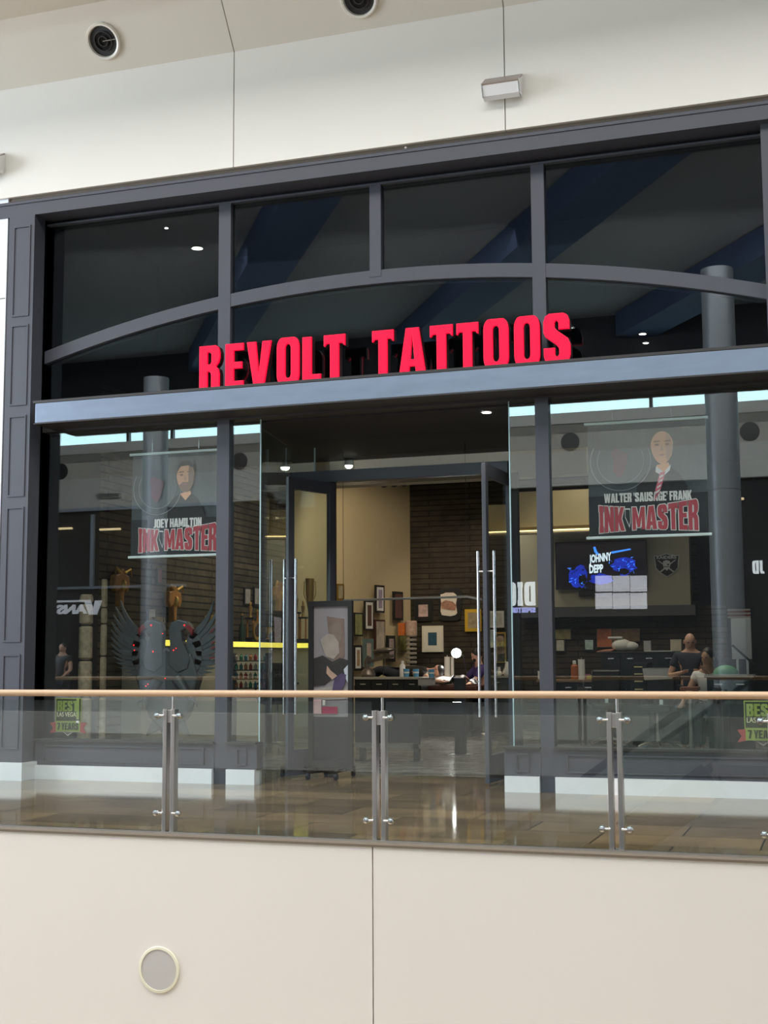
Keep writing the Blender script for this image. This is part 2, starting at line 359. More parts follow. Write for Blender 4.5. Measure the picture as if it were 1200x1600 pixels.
def heavy_text(s, o, ux, W, H, depth=.004, mb=None, un=None, grow=0.0, gap=.06, skew=0.0):
    """heavy condensed capitals fitted into W x H"""
    ux = Vector(ux); un = un or ux.cross(Vector((0, 0, 1))); x = 0; L = []
    for ch in s:
        if ch == ' ': x += .32; continue
        L.append((x, ch)); x += GL[ch][0] + gap
    tot = x - gap; mb = mb or MB(); o = Vector(o)
    for x0, ch in L:
        loops = [[((x0 + a) / tot * W + skew * b * H, b * H) for a, b in l] for l in GL[ch][1]]
        vs, fs = outline_mesh(loops, depth, 0, grow)
        mb.add([o + ux * v.x + Vector((0, 0, v.y)) + un * v.z for v in vs], fs)
    return mb
# ================================================================ STRUCTURE
XL, XR = -9.41, .10
FY = -0.32                                 # front face of header and piers
BY = -4.05                                 # balustrade line
def struct(name, m, x0, x1, y0, y1, z0, z1, **k): return box(name, m, x0, x1, y0, y1, z0, z1, kind='structure', **k)
# walkway floor, shop floor, slab edge
struct('floor', m_floor_out, -40, 14, BY - .02, 1.5, -.45, 0)
struct('floor_shop', m_floor_in, XL, XR, 1.5, 14, -.45, 0)
struct('wall_slab_edge', m_fascia, -3.262, 14, BY - .14, BY - .02, -1.9, -.005)
struct('wall_slab_edge', m_fascia, -40, -3.272, BY - .14, BY - .02, -1.9, -.005)
struct('trim_1', m_seam, -3.274, -3.26, BY - .12, BY - .02, -1.9, -.01)
struct('trim_2', m_brown, -40, 14, BY - .15, BY + .03, -.004, .012)
struct('ceiling_lower_level', m_cream, -40, 14, BY - .02, 14, -2.0, -1.9)
struct('floor_lower_level', mat('lower_floor_stone', (.50, .40, .28), .5), -40, 14, -37, 14, -6.1, -6)
struct('wall_lower_level', m_cream, -40, 14, 0, .2, -6, -2.0)
# round speaker in the slab edge
t = thing('ceiling_speaker', 'pale grey round speaker grille set flush in the cream slab face', 'speaker', tuple(PY(249, 1515, BY - .14)))
c = PY(249, 1515, BY - .14)
MB().lathe(c, [(.168, 0), (.172, .006), (.168, .012), (.150, .014), (.148, .004)], 40, (0, -1, 0)).build('rim', mat('cream_rim', (.80, .76, .60), .5), t, smooth=True)
MB().lathe(c, [(.149, 0), (.149, .009), (.001, .011)], 40, (0, -1, 0)).build('grille', mat('grey_perforated_grille', (.52, .49, .47), .6, noise=.1, nscale=300), t, smooth=True)
# bulkhead above the shop
sx1, sx2 = PY(365, 200, FY - .02).x, PY(788, 100, FY - .02).x
z_b0 = PY(600, 229, FY - .02).z; z_b1 = PY(365, 81, FY - .02).z
xs = [-40, sx1, sx2, 14]
for i in range(3):
    struct('wall_bulkhead', m_cream, xs[i] + .006, xs[i + 1] - .006, FY - .02, 0.3, z_b0, z_b1)
    # sloping soffit above
    a = (FY - .02, z_b1); b = (FY - .49, z_b1 + .62)
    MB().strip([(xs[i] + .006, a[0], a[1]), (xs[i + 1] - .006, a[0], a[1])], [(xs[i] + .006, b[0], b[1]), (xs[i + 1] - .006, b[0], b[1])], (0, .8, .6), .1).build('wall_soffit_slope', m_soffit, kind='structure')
for i in (1, 2):
    MB().box(xs[i] - .006, xs[i] + .006, FY, .2, z_b0, z_b1).strip([(xs[i] - .006, a[0] + .01, a[1]), (xs[i] + .006, a[0] + .01, a[1])], [(xs[i] - .006, b[0] + .01, b[1]), (xs[i] + .006, b[0] + .01, b[1])], (0, .8, .6), .05).build('trim_3', m_seam, kind='structure')
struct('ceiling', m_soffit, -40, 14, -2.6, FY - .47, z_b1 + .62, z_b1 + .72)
struct('wall_upper', m_cream, -40, 14, -2.6, -2.5, z_b1 + .72, 14.5)
# header layers
zt = z_b0
def zat(py, y=FY): return PY(600, py, y).z
struct('trim_4', m_brown, XL, 14, FY + .03, .25, zat(237, FY + .03), zt)  # brown strip paints in the shadow gap under the bulkhead
z1h, z2h = zat(237), zat(264)
struct('trim_5', m_frame, XL, 14, FY, .25, z2h, z1h - .012)
struct('trim_5', m_frame, XL, 14, FY + .008, .25, z1h - .012, z1h)
struct('trim_5', m_frame, XL, 14, FY - .012, FY, z2h + (z1h - z2h) * .78, z1h - .012)
z_head = PY(600, 284, -.06).z
struct('trim_6', m_black, XL, 14, .03, .15, z_head, z2h)
z_glass = PY(600, 290, 0).z
struct('trim_7', m_frame, XL, 14, -.06, .10, z_glass, z_head)
z_bt, z_bb = PY(600, 588, -.45).z, PY(600, 622, -.45).z
# piers
def pier(x0, x1, name='wall_pier'):
    struct(name, m_frame, x0, x1, FY, .1, .20, z2h)
    d = .10; fx0, fx1 = x0 + .07, x1 - .05
    for za, zb in ((.35, 1.42), (1.56, 3.12), (3.24, z_bt - .10), (z_bt + .02, 5.28), (5.38, z2h - .12)):
        MB().box(fx0, fx1, FY - .012, FY, za, za + .02).box(fx0, fx1, FY - .012, FY, zb - .02, zb).box(fx0, fx0 + .015, FY - .012, FY, za + .02, zb - .02).box(fx1 - .015, fx1, FY - .012, FY, za + .02, zb - .02).build('trim_8', m_frame, kind='structure')
    struct('baseboard_pier', m_marble, x0 - .03, x1 + .03, FY - .04, .1, 0, .20)
px1 = PY(53, 400, FY).x
pier(XL + .22, px1)
struct('wall_pier', m_frame_in, XL + .195, XL + .22, FY + .02, .1, .2, z2h)
struct('wall_neighbour', mat('white_neighbour_panel', (.80, .85, .93), .35, noise=.03), -40, XL + .19, FY + .01, .1, 0, zt)
MB().box(XL - 8, XL + .18, FY + .002, FY + .01, 5.62, 5.63).box(XL - 8, XL + .18, FY + .002, FY + .01, 3.0, 3.01).build('trim_9', m_seam, kind='structure')
struct('wall_pier', m_frame_in, px1, -8.93, -.10, .1, .2, z2h)
struct('wall_pier', m_frame, -8.93, -8.84, -.06, .1, .2, z_head)
struct('wall_pier', m_frame, -.56, .9, FY + .1, .1, .2, z2h)
struct('wall_right_front', m_cream, .9, 14, FY, .1, 0, z2h)
# curved arch bar between the transoms
ARC, ARZ = -4.68, 5.50
Rr = 15.4
def arch(x, dz=0): return ARZ + dz - Rr + math.sqrt(Rr * Rr - (x - ARC) ** 2)
n = 40; ax = [-8.84 + (8.84 - .56) * i / n for i in range(n + 1)]
MB().strip([(x, -.05, arch(x, -.075)) for x in ax], [(x, -.05, arch(x, .075)) for x in ax], (0, 1, 0), .14).build('trim_10', m_frame, kind='structure')
# mullions
MU = [(-6.56, -6.41), (-4.73, -4.60), (-2.92, -2.78)]
def zclip(x): return arch(x, .075)
struct('trim_11', m_frame, MU[0][0], MU[0][1], -.055, .09, 0, z_head)
struct('trim_11', m_frame, MU[1][0], MU[1][1], -.055, .09, arch(-4.66, 0), z_head)
struct('trim_11', m_frame, MU[2][0], MU[2][1], -.055, .09, 0, z_head)
# glass panes of the upper facade
def pane(x0, x1, lo, hi, name, m=m_glass_up, yy=.0):
    n = 14; X = [x0 + (x1 - x0) * i / n for i in range(n + 1)]
    o = MB().strip([(x, yy, lo(x) if callable(lo) else lo) for x in X], [(x, yy, hi(x) if callable(hi) else hi) for x in X], (0, 1, 0), .012).build(name, m, kind='structure')
    return o
g = .0
bays = [(-8.84, MU[0][0]), (MU[0][1], MU[1][0]), (MU[1][1], MU[2][0]), (MU[2][1], -.56)]
for k, (x0, x1) in enumerate(bays): pane(x0, x1, lambda x: arch(x, .075), z_glass, 'window_%d' % (k + 1))
for k, (x0, x1) in enumerate([(-8.84, MU[0][0]), (MU[0][1], MU[2][0]), (MU[2][1], -.56)]): pane(x0, x1, z_bt - .16, lambda x: arch(x, -.075), 'window_%d' % (k + 5))
# thin inner bead below the arch
MB().strip([(x, .02, arch(x, -.105)) for x in ax], [(x, .02, arch(x, -.085)) for x in ax], (0, 1, 0), .03).build('trim_12', m_frame, kind='structure')
# steel band with its soffit
bx0 = PY(55, 640, -.45).x
MB().box(bx0, 1.2, -.45, -.40, z_bb, z_bt).box(bx0, 1.2, -.40, -.06, z_bt - .05, z_bt).build('trim_13', m_band, bevel=.006, kind='structure')
struct('trim_14', m_frame_in, bx0 - .02, 1.2, -.452, -.06, z_bb - .012, z_bb - .001)
struct('trim_14', m_frame_in, bx0 - .03, 1.2, -.455, -.40, z_bt + .001, z_bt + .03)
struct('trim_15', m_frame_in, -8.84, -.56, -.06, .14, PY(860, 621, -.06).z, z_bt - .16)
zlt = PY(860, 621, -.06).z                            # top of the lower glass
# bases under the windows
def base(x0, x1):
    struct('wall_base', m_frame, x0, x1, -.06, .10, .16, .45)
    MB().box(x0 + .12, x1 - .12, -.075, -.06, .20, .215).box(x0 + .12, x1 - .12, -.075, -.06, .37, .385).box(x0 + .12, x0 + .135, -.075, -.06, .215, .37).box(x1 - .135, x1 - .12, -.075, -.06, .215, .37).build('trim_16', m_frame, kind='structure')
    struct('trim_17', m_frame_in, x0, x1, -.10, .10, .43, .455)
    struct('baseboard_front', m_marble, x0 + .01, x1 - .01, -.10, .09, 0, .16)
base(-8.84, MU[0][0]); base(MU[0][1], -6.05)
base(-3.30, MU[2][0]); base(MU[2][1], -.56)
wl, wr = -6.05, -3.21
pane(-8.84, MU[0][0], .455, zlt, 'window_8', m_glass)
pane(MU[0][1], wl, .455, PY(400, 656, 0).z, 'window_9', m_glass)
pane(wr, MU[2][0], .455, zlt, 'window_10', m_glass)
pane(MU[2][1], -.56, .455, zlt, 'window_11', m_glass)
for x in (wl, wr): box('trim_18', m_edge, x - .005, x + .005, -.002, .014, .455, PY(400, 656, 0).z if x == wl else zlt, kind='structure')
# vestibule: angled side glass, dark soffit, door frame
DY = 1.5
zd0 = PY(600, 750, DY).z; zd0 = 3.48; zd1 = 3.62
hx0, hx1 = -6.31, -3.58
MB().strip([(wl, .02, 0), (hx0, DY, 0)], [(wl, .02, 3.92), (hx0, DY, 3.92)], (1, 0, 0), .012).build('window_12', m_glass, kind='structure')
MB().strip([(wr, .02, 0), (hx1, DY, 0)], [(wr, .02, 3.92), (hx1, DY, 3.92)], (1, 0, 0), .012).build('window_13', m_glass, kind='structure')
struct('ceiling_vestibule', m_ceil_dark, -8.84, -.56, .14, 3.2, zlt - .02, zlt + .1)
struct('trim_19', m_frame, hx0, hx1, DY - .05, DY + .07, zd0, zd1, bevel=.004)
hL, hR = PY(523, 757, DY).x, PY(797, 742, DY).x
struct('trim_20', m_frame_in, hL - .09, hL, DY - .04, DY + .06, 0, zd0)
struct('trim_20', m_frame_in, hR, hR + .09, DY - .04, DY + .06, 0, zd0)
MB().box(hx0, hL - .09, DY, DY + .012, .05, zd0).build('window_14', m_glass, kind='structure')
MB().box(hR + .09, hx1, DY, DY + .012, .05, zd0).build('window_15', m_glass, kind='structure')
MB().box(hx0, hx1, DY, DY + .012, zd1, zlt - .02).build('window_16', m_glass, kind='structure')
for pxx in (447, 492): box('trim_21', m_edge, PY(pxx, 720, DY).x - .008, PY(pxx, 720, DY).x + .008, DY - .01, DY + .001, zd1, PY(pxx, 700, DY).z, kind='structure')
# open door leaves
def door(name, hinge, end, sgn):
    h = Vector((hinge, DY - .02, 0)); e = Vector((end[0], end[1], 0)); L = (e - h).length; an = math.atan2(e.y - h.y, e.x - h.x)
    d = thing(name, '', '', tuple(h), an, kind='structure')
    T = .045; H = zd0 - .02
    MB().box(0.01, .10, -T / 2, T / 2, .03, H).box(L - .10, L, -T / 2, T / 2, .03, H).box(.10, L - .10, -T / 2, T / 2, H - .14, H).box(.10, L - .10, -T / 2, T / 2, .03, .32).build('door_frame', m_frame, d, local=True, bevel=.003)
    MB().box(.10, L - .10, -.005, .005, .32, H - .14).build('glass_pane', m_glass, d, local=True)
    for s in (-1, 1):
        hb = MB().cyl((L - .05, s * .09, .72), (L - .05, s * .09, 2.50), .016, 16)
        ob = hb.build('pull_handle', m_steel2, d, local=True, smooth=True)
        for z in (.95, 2.28): MB().cyl((L - .05, s * .02, z), (L - .05, s * .09, z), .010, 12).build('handle_standoff', m_steel2, ob, local=True, smooth=True)
    if sgn: MB().box(L - .075, L - .025, -.026, -.0225, 2.35, 2.62).build('lock_strip', m_steel2, d, local=True)
    return d
eL = PZ(449, 742, zd0); eR = PZ(755, 720, zd0)
door('door_1', hL, eL, 0); door('door_2', hR, eR, 1)
# shop shell
struct('wall_left_front', m_wall_dark, XL + .21, -9.1, .3, 1.7, 0, 7.1)
struct('wall_left_upper', m_wall_dark, XL + .21, -9.1, 1.7, 3.3, 5.0, 7.1)
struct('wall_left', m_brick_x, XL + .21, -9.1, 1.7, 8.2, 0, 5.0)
A0, B0 = Vector((-9.1, 8.2, 0)), Vector((-8.15, 12.0, 0))
cw = []
for i in range(13):
    u = i / 12; p = A0.lerp(B0, u); cw.append((p.x - .35 * math.sin(u * PI) * .35, p.y))
MB().strip([(x, y, 0) for x, y in cw], [(x, y, 5) for x, y in cw], (-1, .2, 0), .15).build('wall_curved', m_cream_in, kind='structure', smooth=True)
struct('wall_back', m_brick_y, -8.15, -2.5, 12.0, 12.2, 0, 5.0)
struct('wall_back_right', m_wall_dark, -2.5, XR, 12.0, 12.2, 0, 5.0)
struct('wall_right', m_wall_dark, -.3, XR, .1, 12.0, 0, 5.0)
struct('wall_right_upper', m_wall_dark, -.3, XR, .1, 3.3, 5.0, 7.1)
struct('ceiling_shop', m_ceil_dark, XL, XR, 3.2, 12.2, 5.0, 5.1)
struct('ceiling_shop', m_ceil_dark, XL, XR, .3, 3.2, 7.0, 7.1)
struct('wall_gable', m_ceil_dark, XL, XR, 3.2, 3.3, 5.0, 7.1)
# cream ceiling beam seen through the door transom
zq1, zq0 = PY(600, 688, 3.3).z, PY(600, 712, 3.3).z
struct('trim_22', m_cream_in, -7.6, -3.0, 3.22, 3.3, zq0, zq1)
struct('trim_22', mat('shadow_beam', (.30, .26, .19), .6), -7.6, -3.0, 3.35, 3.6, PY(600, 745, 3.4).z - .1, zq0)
# right-hand upper wall with cove and ledge
WY = 10.8
cx0, cx1 = PY(806, 900, WY).x, PY(1078, 900, WY).x
zc0, zc1 = PY(950, 948, WY).z, PY(950, 845, WY).z
struct('wall_screen', m_greige, cx0, cx1, WY, WY + .3, zc0, zc1 + .3)
struct('wall_screen_lower', m_brick_y, cx0 + .1, cx1 + .6, WY + .2, WY + .4, 0, zc0)
struct('trim_23', m_char, cx0, cx1 + .1, WY - .25, WY + .2, PY(950, 963, WY - .25).z, zc0)
zs0, zs1 = PY(900, 832, 9.6).z, PY(900, 766, 9.6).z
struct('trim_24', mat('olive_brown_paint', (.20, .165, .09), .6), PY(800, 800, 9.6).x, PY(1010, 800, 9.6).x, 9.5, 9.62, zs0 + .12, zs1)
struct('trim_25', m_cream_in, PY(762, 800, 9.6).x, PY(1010, 800, 9.6).x, 9.3, 9.62, zs0 - .01, zs0 + .02)
MB().box(PY(762, 800, 9.5).x, PY(1008, 800, 9.5).x, 9.40, 9.44, zs0 + .02, zs0 + .05).build('cove_light', mat('warm_led', (1, .8, .4), .5, emit=(1, .72, .30), es=3), None)
tag(bpy.data.objects['cove_light'], 'warm strip of cove light under the beige ceiling drop', 'light')
struct('trim_26', mat('olive_brown_paint', (.20, .165, .09), .6), PY(762, 815, 9.62).x, PY(1010, 815, 9.62).x, 9.62, 9.66, zs0, zs0 + .55)
# ================================================================ OPPOSITE SIDE OF THE MALL (seen in the glass)
OY = 36.5
def MR(px, py, d=OY):
    """place at distance d behind the glass line, brought to the real side of it"""
    p = PY(px, py, d); return Vector((p.x, -p.y, p.z))
m_ocream = mat('opposite_cream', (.78, .76, .70), .6, noise=.03, nscale=.4)
struct('floor_opposite', mat('pale_stone_floor', (.42, .42, .40), .35, noise=.1, nscale=1.5), -110, 24, -OY - 4, -14.6, -.45, 0)
struct('wall_parapet', m_fascia, -40, 14, -13.25, -13.1, -.27, .55)
struct('floor_near', m_floor_out, -110, 24, -14.6, -13.25, -.27, 0)
zo0 = 7.9
struct('wall_opposite', m_ocream, -110, 24, -OY - .4, -OY, zo0, 9.2)
struct('wall_opposite', m_soffit, -110, 24, -OY - .4, -OY - .15, 9.2, 9.95)
struct('wall_opposite', mat('taupe_band', (.34, .32, .28), .6), -110, 24, -OY - .4, -OY - .1, 9.95, 10.3)
struct('wall_opposite', m_ocream, -110, 24, -OY - .4, -OY, 10.3, 10.72)
m_sky = mat('sky_window', (.7, .9, 1), .3, emit=(.62, .93, 1.0), es=7.0)
x = -100.0; k = 0
while x < 20:
    wd = [4.2, 2.0, 4.6][k % 3]
    box('window_%d' % (17 + k), m_sky, x, x + wd, -OY - .35, -OY - .3, 10.72, 11.80, kind='structure')
    struct('trim_27', m_black2, x + wd, x + wd + .12, -OY - .36, -OY - .1, 10.7, 11.83)
    x += wd + .12; k += 1
struct('wall_opposite', m_wall_dark, -110, 24, -OY - .5, -OY - .1, 11.80, 15)
struct('wall_opposite_shops', m_wall_dark, -110, 24, -OY - .6, -OY - .3, 0, zo0)
struct('wall_opposite_stone', m_brick_y, MR(145, 900).x, MR(345, 900).x, -OY - .3, -OY - .2, 0, zo0)
struct('ceiling_mall', mat('mall_ceiling_grey', (.36, .35, .34), .8), -110, 24, -OY - .5, -14, 14.4, 14.5)
for i in range(12):
    MB().beam((-97 + i * 9, -OY, 13.9), (-83 + i * 9, -15.5, 13.9), 1.5, .9).build('trim_28', mat('ceiling_beam_blue', (.07, .10, .18), .7), kind='structure')
# shopfront signs over there
m_sgn = mat('white_sign_light', (.9, .9, .9), .4, emit=(.95, .97, 1), es=3.2)
m_sgn2 = mat('grey_sign_light', (.8, .8, .85), .4, emit=(.8, .82, .9), es=1.3)
m_viol = mat('violet_sign_light', (.6, .6, .9), .4, emit=(.5, .5, 1.0), es=3.0)
ux = Vector((-1, 0, 0)); yo = -OY - .05
def otext(name, s, pxr, pxl, pyt, pyb, m, label, bold=.03):
    a = MR(pxr, pyb); b = MR(pxl, pyt)
    mb = heavy_text(s, (a.x, yo - .02, a.z), ux, abs(b.x - a.x), b.z - a.z, .06, un=Vector((0, 1, 0)), gap=.14)
    o = mb.build(name, m); tag(o, label, 'sign'); return o
vv = thing('shop_sign', 'white shop sign of slanting initial and bar on the dark shopfront opposite', 'sign', tuple(MR(160, 960)))
a = MR(158, 960); b = MR(88, 945)
heavy_text('V', (MR(158, 960).x, yo, a.z), ux, MR(130, 960).x * -1 + MR(158, 960).x, MR(158, 938).z - a.z, .05, un=Vector((0, 1, 0))).build('letter', m_sgn2, vv)
sign_text('ANS', (MR(135, 959).x, yo, MR(135, 959).z), ux, MR(135, 959).x - MR(87, 959).x, MR(130, 944).z - MR(130, 959).z, .05, .05, un=Vector((0, 1, 0))).build('letter', m_sgn2, vv)
box('bar', m_sgn2, MR(87, 940).x, MR(140, 940).x, yo - .03, yo + .03, MR(100, 941).z, MR(100, 938).z, vv)
otext('shop_sign', "DICK'S", 836, 742, 911, 946, m_sgn, 'large white lit shop name on the dark front opposite', .06)
otext('shop_sign', 'SPORTING GOODS', 836, 766, 950, 957, m_viol, 'small violet lit line of lettering under the large white sign', .03)
otext('shop_sign', 'JD', 1194, 1175, 876, 896, m_sgn, 'white lit two letter sign on the far shopfront opposite', .05)
# six lit panes
lw_ = thing('shop_screen', 'pale lit display of six square panes on the opposite shopfront', 'screen', tuple(MR(970, 952)))
m_pane = mat('lit_display_panel', (.8, .8, .85), .4, emit=(.85, .80, .85), es=1.9)
for i in range(3):
    for j in range(2):
        q0 = MR(930 + 27.3 * i, 924.5 + 27 * j); q1 = MR(955.5 + 27.3 * i, 899 + 27 * j)
        box('display_panel', m_pane, q0.x, q1.x, yo - .05, yo, q0.z, q1.z, lw_)
# framing lines on the opposite fronts
m_line = mat('pale_blue_frame', (.50, .56, .64), .35, .3)
p = MR(145, 804)
struct('trim_29', m_line, p.x - .08, p.x + .08, yo - .05, yo + .1, MR(145, 917).z, p.z)
struct('trim_29', m_line, MR(60, 803).x, MR(345, 803).x, yo - .05, yo + .1, zo0 - .12, zo0 + .02)
struct('trim_29', m_line, MR(60, 917).x, MR(290, 917).x, yo - .05, yo + .1, MR(145, 920).z, MR(145, 916).z)
for px_, py_ in ((92, 733), (372, 716), (890, 706), (1172, 702)):
    q = MR(px_, py_); o = MB().lathe((q.x, -OY - .16, 9.6), [(.36, 0), (.36, .04), (.001, .05)], 24, (0, 1, 0)).build('air_vent', m_black2); tag(o, 'round dark air vent high on the opposite cream wall', 'vent', 'vents on the opposite wall')
for px_, py_ in ((95, 826), (170, 827), (1140, 780)):
    q = MR(px_, py_); o = box('strip_light', mat('warm_tube', (1, .8, .5), .5, emit=(1, .75, .4), es=4), q.x - .5, q.x + .5, yo - .1, yo, q.z - .03, q.z + .05); tag(o, 'warm strip light in the shop opposite', 'light', 'strip lights opposite')
q = MR(172, 785); o = MB().box(q.x - .55, q.x + .55, -OY, -OY + .25, 8.3, 8.48).build('wall_light', m_steel); tag(o, 'long up light on the opposite cream wall', 'light')
# round clad columns standing out on the mall floor
def column(x, y, r, h=14.4, label=''):
    c = thing('column', label, 'column', (x, y, 0))
    MB().lathe((0, 0, 0), [(r, .2), (r, 5.4), (r - .015, 5.41), (r - .015, 5.43), (r, 5.44), (r, h)], 32).build('shaft', mat('grey_column_cladding', (.42, .44, .47), .36, .35), c, local=True, smooth=True)
    MB().lathe((0, 0, 0), [(r + .06, 0), (r + .06, .22), (r, .24)], 32).build('column_base', m_steel, c, local=True, smooth=True)
qa, qb = MR(240, 900, 20), MR(1136, 900, 20)
column(qa.x, qa.y, .36, 9.4, label='tall round grey clad column on the opposite walkway, left one')
column(qb.x, qb.y, .40, 11.0, label='tall round grey clad column on the opposite walkway, right one')
# escalator down to the lower level
es = thing('escalator', 'dark escalator with black handrails climbing to the near walkway, mirrored at lower right', 'escalator', (-3.8, -12.6, -3.1))
EP0 = Vector((-7.0, 0, -3.78)); EP1 = Vector((-1.6, 0, 0))
for yy in (-12.2, -12.95):
    o1 = Vector((0, yy, 0)); P0 = EP0 + o1; P1 = EP1 + o1
    MB().beam(P0 - Vector((0, 0, .2)), P1 - Vector((0, 0, .2)), .10, .5).build('truss_side', m_black2, es)
    MB().beam(P0 + Vector((0, 0, .45)), P1 + Vector((0, 0, .45)), .012, .72).build('glass_side', m_glass_rail, es)
    MB().tube([P0 + Vector((-.8, 0, .95)), P0 + Vector((0, 0, .95)), P1 + Vector((0, 0, .95)), P1 + Vector((.42, 0, .98)), P1 + Vector((.56, 0, .85)), P1 + Vector((.50, 0, .6))], .04, 12).build('handrail', m_black, es, smooth=True)
    MB().beam(P0 + Vector((0, 0, .08)), P1 + Vector((0, 0, .08)), .06, .05).build('skirt_trim', m_steel, es)
st = MB()
for i in range(24):
    st.box(-7.0 + i * .225, -7.0 + (i + 1) * .225, -12.9, -12.25, -4.0 + i * .1575, -3.78 + i * .1575)
st.build('steps', m_steel, es)
MB().box(-1.6, -.95, -13.08, -12.1, -.12, 0).build('landing_plate', m_steel, es)
# recessed lamps in the mall ceiling
m_lamp = mat('lamp_white', (1, 1, 1), .4, emit=(1, .93, .80), es=30)
for px_, py_, r in ((308, 387, .17), (970, 309, .17), (985, 491, .13), (1004, 521, .14), (1009, 535, .11), (1184, 424, .1), (893, 512, .12), (671, 536, .12), (260, 355, .06), (735, 624, .1)):
    d = ray(px_, py_); k = (14.38 - EYE.z) / d.z; p = EYE + d * k
    if p.y > 36: k = (36.0 - EYE.y) / d.y; p = EYE + d * k
    o = thing('ceiling_lamp', 'small round bright lamp recessed in the dark mall ceiling', 'lamp', (p.x, -p.y, p.z), group='mall ceiling lamps')
    MB().lathe((0, 0, 0), [(r, 0), (r, -.03), (r * .5, -.05)], 20).build('diffuser', m_lamp, o, local=True)
    MB().lathe((0, 0, .01), [(r * 1.25, 0), (r * 1.25, -.03), (r * 1.02, -.035), (r * 1.02, 0)], 20).build('trim_ring', m_steel, o, local=True)
# ================================================================ BALUSTRADE
posts = [PY(p, 1200, BY).x for p in (-60, 266, 594, 962)] + [PY(1214, 1200, BY).x]
RZ = 1.085
hr = MB().tube([(-14, BY, RZ), (6, BY, RZ)], .026, 20)
o = hr.build('handrail', m_wood, smooth=True); tag(o, 'long round oak handrail along the top of the glass balustrade', 'handrail')
plabels = ['stainless balustrade post beyond the left edge of the frame', 'stainless balustrade post in front of the winged sculpture window', 'stainless balustrade post in front of the open doorway', 'stainless balustrade post in front of the right shop window', 'stainless balustrade post at the right edge by the best sticker']
for i, x in enumerate(posts):
    t = thing('balustrade_post', plabels[i], 'post', (x, BY, 0))
    for s in (-1, 1):
        MB().box(s * .034 - .017, s * .034 + .017, -.035, .035, .01, .965).build('upright', m_steel, t, local=True, bevel=.003)
    MB().cyl((.02, 0, .88), (.02, 0, RZ - .02), .010, 12).build('rail_stem', m_steel, t, local=True, smooth=True)
    MB().box(-.045, .045, -.02, .02, .86, .96).build('top_block', m_steel, t, local=True, bevel=.004)
    MB().box(-.045, .045, -.02, .06, .012, .03).build('foot_plate', m_steel, t, local=True, bevel=.003)
    for z in (.915, .17):
        for s in (-1, 1):
            cl = MB().lathe((s * .095, -.036, z), [(.024, 0), (.026, .008), (.020, .024), (.004, .028)], 16, (0, -1, 0)).build('glass_clamp', m_steel2, t, local=True, smooth=True)
            MB().cyl((s * .04, -.045, z), (s * .095, -.050, z), .008, 10).build('clamp_arm', m_steel2, cl, local=True, smooth=True)
gl = ['balustrade glass sheet at far left, in front of the left pier', 'balustrade glass sheet left of centre, in front of the winged sculpture', 'balustrade glass sheet right of centre, in front of the right door leaf', 'balustrade glass sheet at right, in front of the right shop window']
for i in range(4):
    o = box('glass_sheet', m_glass_rail, posts[i] + .056, posts[i + 1] - .056, BY - .034, BY - .022, .03, 1.03)
    tag(o, gl[i], 'glass')
struct('trim_30', m_steel, -14, 6, BY - .04, BY - .01, .012, .03)
# ================================================================ THINGS ON THE FACADE
# sign letters
sg = thing('shop_sign', 'red raised letters reading REVOLT TATTOOS standing on the steel band', 'sign', tuple(PY(600, 588, -.43)))
LT = [('R', 24, 92, 270, 408), ('E', 105, 164, 262, 403), ('V', 172, 251, 253, 397), ('O', 266, 338, 244, 391), ('L', 346, 405, 240, 385), ('T', 413, 481, 232, 379),
      ('T', 564, 632, 217, 367), ('A', 648, 732, 210, 363), ('T', 745, 816, 199, 353), ('T', 828, 896, 191, 345), ('O', 912, 990, 184, 338), ('O', 1008, 1087, 173, 329), ('S', 1100, 1182, 164, 321)]
LY = -.36
for ch, xa, xb, ya, yb in LT:
    pa = PY(300 + xa / 2, 400 + yb / 2, LY); pb = PY(300 + xb / 2, 400 + ya / 2, LY); H = pb.z - pa.z
    pc = PY(300 + (xa + xb) / 4, 400 + (yb + ya) / 4, LY)
    Wd = pb.x - pa.x; gw, loops = GL[ch]; H = 0.505 if ch not in 'OS' else .53
    z0 = PY(300 + xa / 2, 400 + yb / 2 + .5, LY).z
    lp = [[(x / gw * Wd, y * H) for x, y in l] for l in loops]
    z0 = z_bt + .012 if ch not in 'OS' else z_bt + .003
    vs, fs = outline_mesh(lp, .018, .005, -.008)
    o = MB().add([(pa.x + v.x, LY - .01 - v.z, z0 + v.y) for v in vs], fs).build('letter', m_red, sg)
    vs, fs = outline_mesh(lp, .07, .0)
    MB().add([(pa.x + v.x, LY + .042 - v.z, z0 + v.y) for v in vs], fs).build('letter_return', m_redside, o)
# wall lights on the bulkhead
def wall_light(px_, py_, lab):
    c = PY(px_, py_, FY - .02); t = thing('wall_light', lab, 'light', tuple(c)); w_ = .20
    MB().prism([(0, .13), (-.02, .15), (-.20, .02), (-.17, -.02)], c + Vector((-w_, 0, 0)), (0, 1, 0), (0, 0, 1), (1, 0, 0), 2 * w_).build('hood', mat('taupe_lamp_hood', (.36, .31, .28), .35, .5), t)
    MB().prism([(-.17, .02), (-.195, .0), (-.15, -.10), (-.10, -.13), (-.05, -.10), (-.05, .02)], c + Vector((-w_ + .01, 0, 0)), (0, 1, 0), (0, 0, 1), (1, 0, 0), 2 * w_ - .02).build('reflector', m_white, t)
    for s in (-1, 1): MB().prism([(0, .14), (-.21, .02), (-.16, -.11), (-.05, -.12), (0, -.02)], c + Vector((s * w_, 0, 0)), (0, 1, 0), (0, 0, 1), (1, 0, 0), .008).build('end_plate', m_steel2, t)
    MB().box(c.x - .08, c.x + .08, c.y - .05, c.y, c.z - .06, c.z + .08).build('bracket', m_steel, t)
wall_light(788, 142, 'grey wedge shaped wall light with white reflector above the shop, on the right seam')
